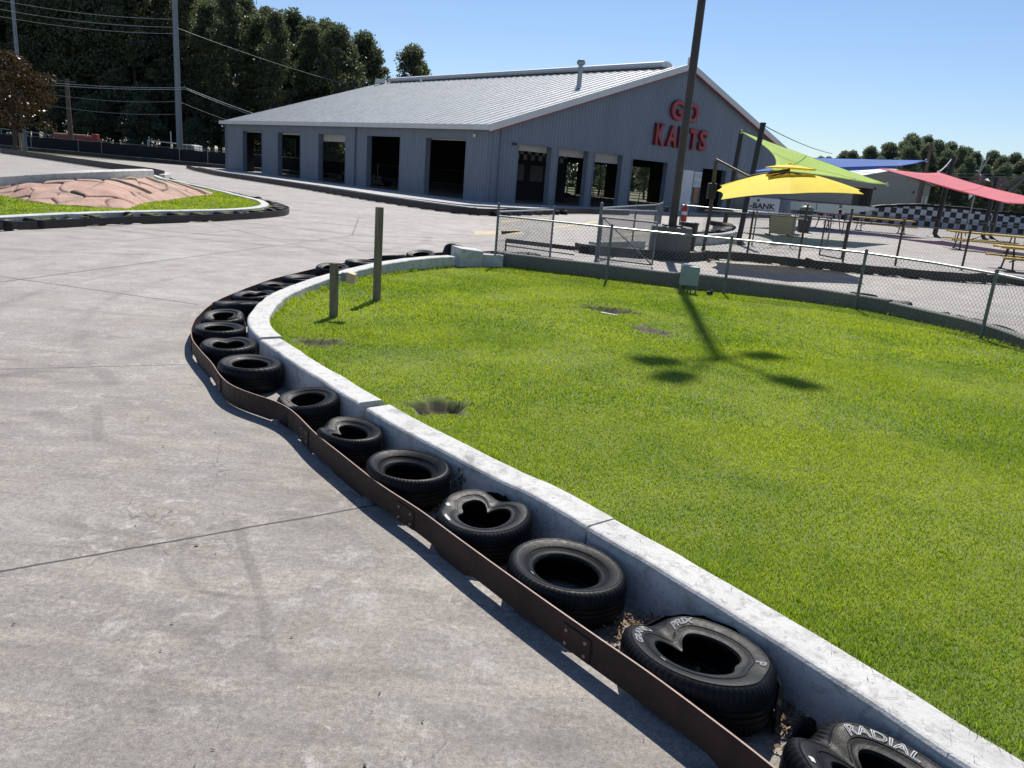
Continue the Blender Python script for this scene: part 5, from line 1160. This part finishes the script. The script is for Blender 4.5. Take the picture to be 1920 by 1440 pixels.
def sign_text(parent,body,c,x0,x1,y0,y1,mt,name):
    me=text_mesh(body,1.,extrude=.0,offset=.03); n=len(me.vertices); co=np.zeros(n*3); me.vertices.foreach_get('co',co); co=co.reshape(-1,3); a=co.min(0); b=co.max(0); c=[Vector(p) for p in c]; nn=(c[1]-c[0]).cross(c[3]-c[0]).normalized()*.012; out=[]
    for p in co:
        u=x0+(x1-x0)*(p[0]-a[0])/(b[0]-a[0]); v=y0+(y1-y0)*(p[1]-a[1])/(b[1]-a[1]); out.append(tuple((c[0].lerp(c[1],u)).lerp(c[3].lerp(c[2],u),v)+nn-c[0]))
    me.vertices.foreach_set('co',np.array(out).ravel()); me.materials.clear(); me.materials.append(mt); me.update(); o=bpy.data.objects.new(name,me); COL.objects.link(o); o.parent=parent
sign_text(bb,'-BANK',bc,.13,.88,.28,.66,M['sign_black'],'lettering')
m=MB(); c=[Vector(p) for p in bc]; L_=lambda u,v:(c[0].lerp(c[1],u)).lerp(c[3].lerp(c[2],u),v)+(c[1]-c[0]).cross(c[3]-c[0]).normalized()*.012
m.quad(L_(.12,.2),L_(.88,.2),L_(.88,.225),L_(.12,.225)); m.build('underline',M['sign_black'],bb)
m=MB(); m.add([L_(.36+.05*math.cos(a),.83+.09*math.sin(a)) for a in np.linspace(0,2*PI,12,endpoint=False)],[tuple(range(12))]); m.build('emblem',M['brown_decal'],bb)
GB='plain pale banners on the yard fence'
for pts,l in (([(25.849, 78.0, 0.787),(28.375, 78.0, 0.78),(28.33, 78.0, 1.596),(25.812, 78.0, 1.603)],'pale green banner on the yard fence nearest the -BANK board'),([(28.478, 78.0, 0.788),(30.651, 78.0, 0.702),(30.581, 78.0, 1.619),(28.434, 78.0, 1.604)],'pale green banner behind the red picnic table'),([(30.962, 78.0, 0.726),(34.09, 78.0, 1.383),(34.09, 78.0, 1.639),(30.891, 78.0, 1.644)],'pale banner tapering behind the crown of the checkered wall')): board('banner',pts,M['screw'],l)
m=MB(); q=[(24.944, 80.0, 1.728),(29.515, 80.0, 1.72),(34.901, 80.0, 1.671)]
for p in q+[(27.366, 80.0, 1.709),(32.213, 80.0, 1.67)]: m.cyl((p[0],p[1],0),.06,p[2],6)
m.tube(q,.05,6); tag(m.build('pipe_stand',M['brown_steel'],loc=q[0][:2]+(0,)),'dark pipe frame holding the pale banners','stand')
# tan building with gable and open door
c1=Vector((38.252, 95.0, 4.827)); c2=Vector((52.539, 105.0, 4.544)); EZ=4.85
tb=empty('tan_building',(c1.x,c1.y,0),'low tan metal building with pale roof behind the blue sail','building')
c0=Vector((c1.x-14,c1.y+1.5,0)); back=Vector((-14,10,0)); ap=(c1+c2)/2; AZ=6.15
d=(c2-c1); d.z=0; L=d.length; dd=d/L; W_=lambda s,z,o=0: Vector((c1.x,c1.y,0))+dd*s+Vector((dd.y,-dd.x,0))*o+Vector((0,0,z))
o0,o1,oh=.6,4.6,3.65; zt=lambda s:EZ+(AZ-EZ)*(1-abs(s-L/2)/(L/2)); m=MB()
m.add([W_(0,0),W_(o0,0),W_(o0,oh),W_(o1,oh),W_(o1,0),W_(L,0),W_(L,EZ),W_(L/2,AZ),W_(0,EZ),W_(o0,zt(o0)),W_(o1,zt(o1))],[(0,1,2,9,8),(2,3,10,9),(4,5,6,7,10,3)]); m.build('gable_wall',M['tan_wall'],tb)
m=MB(); m.add([W_(0,0),(c0.x,c0.y,0),(c0.x,c0.y,EZ),W_(0,EZ)],[(1,0,3,2)]); m.build('side_wall',M['tan_wall'],tb)
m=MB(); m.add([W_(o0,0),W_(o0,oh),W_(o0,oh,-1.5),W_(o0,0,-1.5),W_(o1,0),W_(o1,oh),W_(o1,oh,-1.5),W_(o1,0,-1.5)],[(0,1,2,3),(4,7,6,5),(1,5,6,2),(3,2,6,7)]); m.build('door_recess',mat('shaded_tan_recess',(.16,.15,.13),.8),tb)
m=MB(); e1=W_(-.3,EZ-.05,.3); r1=W_(L/2,AZ+.1,.3); e2=W_(L+.3,EZ-.05,.3); bk=Vector((-15,4.5,0)); m.add([e1,r1,r1+bk+Vector((0,6,0)),e1+bk+Vector((0,-2.6,0))],[(0,1,2,3)]); m.add([r1,e2,e2+bk+Vector((0,8,0)),r1+bk+Vector((0,6,0))],[(0,1,2,3)]); rf=m.build('roof',M['roof'],tb); sd=rf.modifiers.new('s','SOLIDIFY'); sd.thickness=.12
for s in (.25,.75): m=MB(); m.box(W_(L*s+.5,3.7,.05),(.25,.1,.25),math.atan2(dd.y,dd.x)); m.build('wall_light',M['black_frame'],tb)
for s,zz in ((L-1.6,2.9),(L-.6,2.9)): m=MB(); m.box(W_(s,zz,.04),(.5,.06,.9),math.atan2(dd.y,dd.x)); m.build('window',M['white_paint'],tb)
m=MB(); m.bar(W_(L-2.6,0,.06),W_(L-2.6,zt(L-2.6),.06),.16,.14); m.build('downspout',M['jamb'],tb)
# open pavilion on the right
pv=empty('pavilion',(58.049, 92.0, 1.664),'grey open-sided pavilion with a curved roof at the right edge','pavilion'); q=(50.867, 90.0, 5.655); x0=q[0]; z0_=q[2]; m=MB(); n=14; prof=[]
for i in range(n+1):
    t=i/n; prof.append((x0+13*t, z0_-.25+1.5*math.sin(PI*t)**.8))
y0,y1=86,104; vs=[]; sh=lambda y: x0*(y/y0-1)*1.02
for x,z in prof: vs+=[(x,y0,z),(x+sh(y1),y1,z)]
m.add(vs,[(2*i,2*i+2,2*i+3,2*i+1) for i in range(n)]); rf=m.build('roof',mat('grey_painted_roof_sheet',(.13,.135,.14),.65,var=.15),pv); sd=rf.modifiers.new('s','SOLIDIFY'); sd.thickness=.12
for k in range(6):
    y=y0+.2+k*3.4; o_=sh(y); m=MB(); m.tube([(x0+.1+o_,y,0),(x0+.1+o_,y,z0_-1.9),(x0+1.1+o_,y,z0_-.6)]+[(x+o_,y,z-.2) for x,z in prof[2:-2]]+[(x0+12.1+o_,y,z0_-.6),(x0+12.9+o_,y,z0_-1.9),(x0+12.9+o_,y,0)],.12,6); m.build('rib_frame',M['galv_dull'],pv)
def fan(c,r,label):
    e=empty('yard_fan',c,label,'fan'); c=Vector(c); m=MB()
    for d in (-.12,.12):
        for rr in np.linspace(r*.2,r,7): m.tube([c+Vector((rr*math.cos(a),d*(1-.5*(rr/r)**2),rr*math.sin(a))) for a in np.linspace(0,2*PI,25)],.012,4,cap=False)
        for k in range(10): a=k*PI/5; m.tube([c+Vector((0,d,0)),c+Vector((r*math.cos(a),d*.5,r*math.sin(a)))],.012,4)
    m.build('guard',M['pinkgrid'],e)
    m=MB()
    for k in range(4):
        a=k*PI/2+.4; u=Vector((math.cos(a),0,math.sin(a))); w=Vector((-math.sin(a),.35,math.cos(a))); m.add([c+u*.1-w*.08,c+u*.1+w*.08,c+u*r*.88+w*.2,c+u*r*.88-w*.17],[(0,1,2,3)])
    m.build('blade',M['pinkgrid'],e); m=MB(); m.tube([c+Vector((0,-.14,0)),c+Vector((0,.3,0))],.11,10); m.build('motor',M['galv_dull'],e)
    m=MB(); m.bar(c+Vector((0,.2,-r*.2)),c+Vector((.75,.1,-r-.5)),.07,.07); m.build('bracket',M['galv'],e); return e
fan((34.262, 61.5, 4.262),.60,'left round caged fan above the coral sail'); fan((37.417, 64.0, 4.275),.62,'right round caged fan above the coral sail')
def pennant(name,a,label,seed):
    r=np.random.default_rng(seed); m=MB(); a=Vector(a)
    for k in range(3):
        p=a+Vector((k*.18,0,-k*.3)); q=[p+Vector(r.normal(0,.22,3)) for _ in range(4)]; 
        for t in range(3): m.add([p,q[t],q[t+1]],[(0,1,2)])
    o=m.build(name,M['cloth_white'],loc=a); sd=o.modifiers.new('s','SOLIDIFY'); sd.thickness=.02; return tag(o,label,'flag')
m=MB(); q=(36.723, 66.0, 4.236); m.cyl((q[0],q[1],0),.05,q[2]+1.9,6); m.tube([(q[0],q[1],q[2]+.9),(q[0]+.5,q[1],q[2]+2.2)],.05,5); tag(m.build('flag_mast',M['galv'],loc=(q[0],q[1],0)),'thin grey mast with white tatters beside the left fan','mast')
pennant('white_flag',(36.753, 66.0, 5.211),'white tattered flag at the top of the mast',1); pennant('white_flag',(36.145, 66.0, 3.893),'white flag drooping left of the left fan',2); pennant('white_flag',(39.699, 66.0, 3.573),'white flag right of the right fan',3)
# ------------------------------------------------------------------ utility poles and wires
def upole(x,y,h,r,mt,label,arms=()):
    e=empty('utility_pole',(x,y,0),label,'utility pole'); m=MB(); m.tube([(x,y,-.2),(x,y,h)],[r*1.15,r*.75],12); m.build('pole',mt,e,smooth=True,autos=40)
    for z,L,a in arms: m=MB(); m.box((x,y-.2,z),(L,.12,.14),a); m.build('cross_arm',mt,e)
    return e
pa=(-168.181, 382.679, 0.0); PA=(pa[0]*1.13,pa[1]*1.13); q=(-45.691, 104.0, 2.04); upole(q[0],104,34,.34,M['polesteel'],'very tall grey steel utility pole in front of the wood')
q2=(-64.815, 102.0, 8.541); upole(q2[0],102,30,.22,M['polesteel'],'tall slim utility pole at the left edge behind the bronze tree')
q3=(-61.111, 106.0, 2.615); zt3=(-61.09, 106.0, 9.39)[2]; upole(q3[0],106,zt3,.3,M['polewood'],'wooden utility pole behind the screened fence',[(zt3-.3,2.2,.3)])
q4=(44.12, 90.0, 5.362); zt4=(43.819, 90.0, 8.878)[2]; upole(q4[0],90,zt4,.2,M['polewood'],'dark utility pole behind the blue sail tip',[(zt4-.8,1.2,.2)])
PW=lambda a,b,lab,s=.6,r=.035,mt=None: cable('power_line',a,b,s,r,mt or M['cable'],lab,'power line',20,'overhead wires')
PW((-66.089, 96.0, 17.128),(-45.79, 104.0, 17.333),'topmost overhead wire left of the tall grey pole'); PW((-66.196, 96.0, 16.164),(-45.691, 104.0, 16.416),'second overhead wire from the top left of the tall grey pole'); PW((-66.284, 96.0, 15.366),(-45.653, 104.0, 15.677),'third overhead wire from the top left of the tall grey pole')
PW((-68.524, 100.0, 8.721),(-44.235, 103.0, 9.312),'upper of two bright close wires at mid height',.5,.05); PW((-68.557, 100.0, 8.41),(-44.173, 103.0, 9.126),'lower of two bright close wires at mid height',.5,.06)
PW((-63.308, 102.0, 7.329),(-45.758, 104.0, 7.622),'thin wire below the bright pair',.5,.03); PW((-63.427, 102.0, 5.985),(-45.748, 104.0, 6.062),'lowest thin wire left of the grey pole',.5,.03)
PW((-44.169, 103.0, 9.254),(-23.42, 150.0, 4.546),'upper wire dropping right from the grey pole towards the building roof',1.2,.05); PW((-44.108, 103.0, 9.068),(-23.389, 150.0, 3.78),'lower wire dropping right from the grey pole towards the building roof',1.2,.05); PW((-45.691, 104.0, 16.416),(-19.843, 150.0, 13.497),'high wire slanting right from the grey pole across the trees',1.,.03); PW((-45.62, 104.0, 7.633),(-39.46, 150.0, 5.225),'thin wire right of the grey pole at low height',1.,.03)
PW((38.017, 95.0, 6.026),(55.863, 95.0, 6.5),'thin wire across the right trees, upper one',.3,.03); PW((38.134, 95.0, 5.428),(55.937, 95.0, 6.202),'thin wire across the right trees, lower one',.3,.03)
# ------------------------------------------------------------------ vehicles beyond the screened fence
def pickup(x,y,rz,s,label):
    e=empty('pickup_truck',(x,y,0),label,'pickup truck'); T=Matrix.Rotation(rz,3,'Z'); w=lambda a,b,c:Vector((x,y,0))+(T@Vector((a,b,c)))*s
    def pr(pts,hw,name,mt,par=e,bev=.05):
        m=MB(); n=len(pts); m.add([w(a,-hw,c) for a,c in pts]+[w(a,hw,c) for a,c in pts],[tuple(range(n))[::-1],tuple(range(n,2*n))]+[(i,(i+1)%n,n+(i+1)%n,n+i) for i in range(n)]); return m.build(name,mt,par,bevel=bev)
    body=pr([(-2.8,.5),(-2.8,1.1),(-.7,1.12),(1.2,1.15),(2.6,1.05),(2.8,.9),(2.8,.5)],.95,'body',M['silver'])
    cab=pr([(-.75,1.1),(-.62,1.85),(-.2,1.93),(.7,1.9),(1.35,1.2),(1.35,1.1)],.86,'cab',M['silver'])
    for hw in (-.865,.865):
        for pts in ([(-.6,1.25),(-.5,1.78),(.2,1.82),(.2,1.25)],[(.3,1.25),(.3,1.82),(.68,1.8),(1.15,1.25)]):
            m=MB(); m.add([w(a,hw*1.005,c) for a,c in pts],[tuple(range(4))]); m.build('side_window',M['glass_dark'],cab)
    m=MB(); m.add([w(1.34,-.75,1.24),w(1.34,.75,1.24),w(.76,.72,1.86),w(.76,-.72,1.86)],[(0,1,2,3)]); m.build('windscreen',M['glass_dark'],cab)
    for a in (-1.8,1.75):
        for b in (-.9,.9): m=MB(); c=w(a,b,.4); d=T@Vector((0,1,0)); m.tube([c-d*.14*s,c+d*.14*s],.4*s,18); m.build('wheel',M['far_rubber'],e)
    m=MB()
    for b in (-.8,.8):
        m.tube([w(-2.7,b,1.1),w(-2.7,b,1.75),w(-.9,b,1.75),w(-.9,b,1.1)],.04,5); 
        for k in range(5): m.tube([w(-2.6+k*.35,b,1.1),w(-2.6+k*.35,b,1.7)],.03,5)
    m.tube([w(-2.7,-.8,1.75),w(-2.7,.8,1.75)],.04,5); m.build('ladder_rack',M['brown_steel'],e)
q=(-45.643, 108.0, 1.825); pickup(q[0],q[1],PI-.12,1.25,'white pickup truck with a rack, half hidden by the screened fence')
a=(-65.819, 110.0, 2.093); b=(-59.472, 110.0, 2.088); e=empty('pipe_trailer',(a[0],a[1],0),'long faded red trailer with pipes behind the screened fence','trailer'); m=MB(); m.bar((a[0],a[1],a[2]),(b[0],b[1],b[2]),.9,.35); m.build('bed',M['redpaint'],e)
m=MB(); m.tube([(a[0]+.3,a[1]-.3,a[2]+.3),(b[0]-1.6,b[1]-.3,b[2]+.35)],.16,8); m.tube([(a[0]+.2,a[1]+.3,a[2]+.3),(b[0]-1.3,b[1]+.3,b[2]+.3)],.16,8); m.build('pipe_load',mat('tan_pipe',(.35,.22,.15),.6),e)
m=MB(); m.box((b[0]-.5,b[1],b[2]+.35),(.8,.8,.7)); m.build('winch',M['redpaint'],e,bevel=.1)
for dx in (1.2,2.4,4.5,5.3): m=MB(); m.tube([(a[0]+dx,a[1]-.7,.5),(a[0]+dx,a[1]-.4,.5)],.5,16); m.build('wheel',M['far_rubber'],e)
m=MB(); m.box(((a[0]+b[0])/2,a[1],1.2),(5.,.2,1.5)); m.build('chassis',M['redpaint'],e)
a=(-51.774, 108.0, 2.53); b=(-47.218, 108.0, 2.396); m=MB(); m.tube([a,b],.08,6); 
for p,zz in ((a,0),(b,0)): m.cyl((p[0],p[1],0),.06,p[2],6)
q=(-51.533, 108.0, 3.031); m.cyl((a[0]+.2,a[1],0),.05,q[2],6); q=(-48.603, 108.0, 3.943); m.cyl((q[0],q[1],0),.07,q[2],6); tag(m.build('pipe_rack',M['cable'],loc=(a[0],a[1],0)),'pale pipe rack with two uprights left of the white pickup','rack')
# ------------------------------------------------------------------ trees
def leafy(seed,H,rx,rz0,rz1,nc,lp,ls,top_pow=.8,cr=1.25,gap=.0):
    r=np.random.default_rng(seed); zc=r.uniform(0,1,nc)**.9; z=rz0+(rz1-rz0)*zc
    prof=np.sin(PI*np.clip(.12+.88*zc,0,1)**top_pow)**.6; a=r.uniform(0,2*PI,nc); rad=rx*prof*np.sqrt(r.uniform(.15,1,nc))*(1+.22*np.sin(3*a+seed)*np.cos(5*zc*2+seed))
    C=np.stack([rad*np.cos(a),rad*np.sin(a),z],1); sz=r.uniform(.65,1.4,nc)*cr
    k=np.repeat(np.arange(nc),lp); n=len(k); d=r.normal(0,1,(n,3)); d/=np.linalg.norm(d,axis=1)[:,None]; rr=r.uniform(.2,1,n)**.5
    P=C[k]+d*(rr*sz[k])[:,None]*np.array([1.1,1.1,.72])
    u=r.normal(0,1,(n,3)); u/=np.linalg.norm(u,axis=1)[:,None]; v=np.cross(u,r.normal(0,1,(n,3))); v/=np.linalg.norm(v,axis=1)[:,None]; s=(ls*r.uniform(.6,1.4,n))[:,None]
    V=np.stack([P-u*s*.5,P-v*s*.28,P+u*s*.5,P+v*s*.28],1).reshape(-1,3); tint=np.clip(r.uniform(0,.6,nc)[k]+r.uniform(0,.4,n),0,1)
    return V,np.arange(n*4).reshape(-1,4),np.repeat(tint,4),C,sz
def tree(name,x,y,spec,mt,label,cat='tree',group=None,trunk=True):
    seed,H,rx,z0,z1,nc,lp,ls=spec[:8]; cr=spec[8] if len(spec)>8 else 1.25
    e=empty(name,(x,y,0),label,cat,group); V,q,t,C,sz=leafy(seed,H,rx,z0,z1,nc,lp,ls,cr=cr)
    fastmesh('crown',V+np.array([x,y,0]),[q],mt,parent=e,loc=(x,y,0),tint=t)
    r=np.random.default_rng(seed); m=MB(); top=(x+r.normal(0,.3),y,z0+(z1-z0)*.85); tr=H*.011+.07
    m.tube([(x,y,-.2),(x+r.normal(0,.1),y,z0),(x+r.normal(0,.25),y,(z0+z1)/2),top],[tr*1.25,tr,tr*.6,tr*.15],9)
    for i in r.choice(len(C),min(14,len(C)),replace=False):
        c=C[i]; zb=max(z0*.9,c[2]-np.hypot(c[0],c[1])*.6); m.tube([(x,y,zb),(x+c[0]*.5,y+c[1]*.5,(zb+c[2])/2+.2),(x+c[0],y+c[1],c[2])],[tr*.4,tr*.25,tr*.08],5)
    m.build('trunk',M['bark'],e); return e
protos=[]
specs=[(1,25,3.4,4.5,25,135,130,.40,1.2),(2,27,2.8,6.5,27,120,130,.38,1.15),(3,23,4.0,3.0,23,160,130,.40,1.25),(4,26,3.2,8,26,105,130,.38,1.2),(5,21,4.6,2.2,21,170,125,.40,1.3),(6,9,3.6,.3,8.5,90,110,.36,1.1)]
kind=['tall slender dark tree','very tall narrow pine','broad leafy tree','tall bare-stemmed pine','wide bushy tree','low dense shrub tree']
GTw='trees of the dark wood behind the screened fence'
rt=np.random.default_rng(21); first={}
def place(k,x,y,s,label,pref='forest_tree',grp=GTw,mt=None):
    key=(k,pref)
    if key not in first:
        e=tree(pref,x,y,specs[k],mt or M['leaf'],label,'tree',grp); first[key]=e; e.scale=(s,s,s); return e
    return dup(first[key],(x,y,0),rt.uniform(0,6),label,s,grp)
def wood_top(x,y):   # top of the wood drops towards the building
    return np.interp(x*118/y,[-90,-60,-54,-46,-39,-33,-26,-21,-17],[28,27,25.5,23.6,21.0,20.6,19.2,17.4,16.])*y/118
row=[]
x=-126.
while x<-28.5: row.append((x,rt.uniform(130,137))); x+=rt.uniform(3.6,5.2)
x=-120.
while x<-33: row.append((x,rt.uniform(157,166))); x+=rt.uniform(5,8)
x=-128.
while x<-31: row.append((x,rt.uniform(141,154))); x+=rt.uniform(3.6,5.4)
poles=[(-83,'behind the bronze tree'),(-70,'near the wooden utility pole'),(-50,'left of the tall grey pole'),(-38,'right of the tall grey pole'),(-20,'above the building roof')]
for i,(x,y) in enumerate(row):
    k=int(rt.choice([0,1,2,3,4],p=[.25,.17,.25,.13,.2])); xx=x*118/y
    if xx>-36 and k in(1,3): k=int(rt.choice([2,4,0]))
    where='beyond the left edge' if x<-98 else next((w for lim,w in poles if x<lim),poles[-1][1])
    place(k,x,y,wood_top(x,y)*rt.uniform(.9,1.03)/specs[k][1],f'{kind[k]} in the wood, {"front" if y<139 else "rear"} row, {where}')
x=-122.
while x<-16: place(5,x,rt.uniform(125,128.5),rt.uniform(.6,1.05),f'low dense shrub tree at the foot of the wood, {next((w for lim,w in poles if x<lim),poles[-1][1])}','shrub_tree','shrubs at the foot of the wood'); x+=rt.uniform(5.5,9)
q=(-22.751, 150.0, 16.964); place(4,q[0],150,1.06,'single round tree top rising behind the roof ridge','background_tree',None)
GR='trees on the right behind the sails'
HR=lambda px: np.interp(px,[1380,1480,1516,1551,1590,1600,1638,1680,1709,1740,1780,1800,1833,1860,1882,1930],[318,302,293,288,286,280,267,265,277,286,291,296,300,311,324,345])
px=1385; i=0
while px<1925:
    for Y in (150,128) if i%2 else (139,):
        Y=Y+rt.uniform(-4,4); k=[2,4][int(rt.integers(0,2))]; q=px+rt.uniform(-8,8); top=HR(q)+(0 if Y>135 else 16)+rt.uniform(-3,9); hz_=322+.0805*(q-960); H_=2.25+(hz_-top)/1495*Y*.985
        s_=max(.2,H_/specs[k][1]); place(k,(q-960)/1442*Y*.985,Y,s_*1.07,f'{["rounded","spreading"][k==4]} green tree on the right horizon, {["left of the tan building","above the blue sail","between the utility pole and the coral sail post","right of the coral sail post"][0 if q<1570 else 1 if q<1725 else 2 if q<1785 else 3]}','distant_tree',GR,M['leaf_right'])
    px+=rt.uniform(15,24); i+=1
# trees and one mass of far wood seen through the building bays
for i,(x,y) in enumerate([(10,112),(17,116),(4,118),(24,113)]): place(2,x,y,.42,['green tree seen through the second gable bay','green tree seen through the third gable bay','green tree seen through the far side bays','green tree hidden behind the gable right side'][i],'distant_tree',GR,M['leaf_right'])
nfw=42000; fx_=rng.uniform(-70,190,nfw); fz=rng.uniform(0,1,nfw)**.8*(7+2*np.sin(fx_*.21)+1.5*np.sin(fx_*.53+1)); fy=190+rng.uniform(-4,4,nfw)
u=rng.normal(0,1,(nfw,3)); u/=np.linalg.norm(u,axis=1)[:,None]; v_=np.cross(u,rng.normal(0,1,(nfw,3))); v_/=np.linalg.norm(v_,axis=1)[:,None]; Pq=np.stack([fx_,fy,fz],1)
Vq=np.stack([Pq-u*.55,Pq-v_*.35,Pq+u*.55,Pq+v_*.35],1).reshape(-1,3)
tag(fastmesh('far_wood',Vq,[np.arange(nfw*4).reshape(-1,4)],M['leaf_right'],tint=np.repeat(rng.random(nfw),4)),kind='stuff')
# bronze magnolia with stake at the left edge
e=tree('magnolia_tree',-58.6,90.5,(31,10.5,3.9,2.9,10.2,80,110,.36,1.15),M['leaf_bronze'],'small bronze-leaved magnolia tree at the left picture edge')
q=(-58.576, 91.417, 0.0); e=empty('marker_post',(q[0],q[1],0),'pale timber post with a dark lamp beside the bronze tree trunk','post'); m=MB(); m.box((q[0],q[1],1.1),(.22,.22,2.2)); m.build('shaft',M['stake'],e); m=MB(); m.box((q[0]-.3,q[1]-.1,2.35),(1.3,.3,.35)); m.build('lamp',M['black_frame'],e)

# ------------------------------------------------------------------ light, sky, camera
EL,AZ=R(53),R(7.8)
sd=Vector((math.sin(AZ)*math.cos(EL),math.cos(AZ)*math.cos(EL),math.sin(EL)))
ld=bpy.data.lights.new('sun','SUN'); ld.energy=5.0; ld.angle=R(.53); ld.color=(1,.955,.88); lo=bpy.data.objects.new('sun',ld); COL.objects.link(lo); lo.rotation_euler=sd.to_track_quat('Z','Y').to_euler(); lo.location=(0,0,40)
w=bpy.data.worlds.new('World'); S.world=w; w.use_nodes=True; nt=w.node_tree; bg=nt.nodes['Background']; sky=nt.nodes.new('ShaderNodeTexSky'); sky.sky_type='NISHITA'; sky.sun_disc=False; sky.sun_elevation=EL; sky.sun_rotation=AZ; sky.air_density=1.; sky.dust_density=.25; sky.ozone_density=2.2; sky.altitude=10
mxs=nt.nodes.new('ShaderNodeMix'); mxs.data_type='RGBA'; mxs.blend_type='MULTIPLY'; mxs.inputs[0].default_value=1; mxs.inputs[7].default_value=(.92,1.0,1.14,1); nt.links.new(sky.outputs[0],mxs.inputs[6]); nt.links.new(mxs.outputs[2],bg.inputs[0]); bg.inputs[1].default_value=.082
cd=bpy.data.cameras.new('camera'); cd.sensor_width=36; cd.lens=1442/1920*36; cd.clip_start=.05; cd.clip_end=3000; co=bpy.data.objects.new('camera',cd); COL.objects.link(co)
p_=math.atan(396.7/1442); r_=math.atan(.0805); F=Vector((0,math.cos(p_),-math.sin(p_))); U0=Vector((0,math.sin(p_),math.cos(p_))); R0=Vector((1,0,0))
Rv=R0*math.cos(r_)+U0*math.sin(r_); Uv=-R0*math.sin(r_)+U0*math.cos(r_)
co.matrix_world=Matrix(((Rv.x,Uv.x,-F.x,0),(Rv.y,Uv.y,-F.y,0),(Rv.z,Uv.z,-F.z,2.25),(0,0,0,1))); S.camera=co
S.view_settings.view_transform='Standard'; S.view_settings.look='None'; S.view_settings.exposure=.27; S.view_settings.gamma=1
S.cycles.max_bounces=8; S.cycles.transparent_max_bounces=8; S.cycles.use_denoising=True
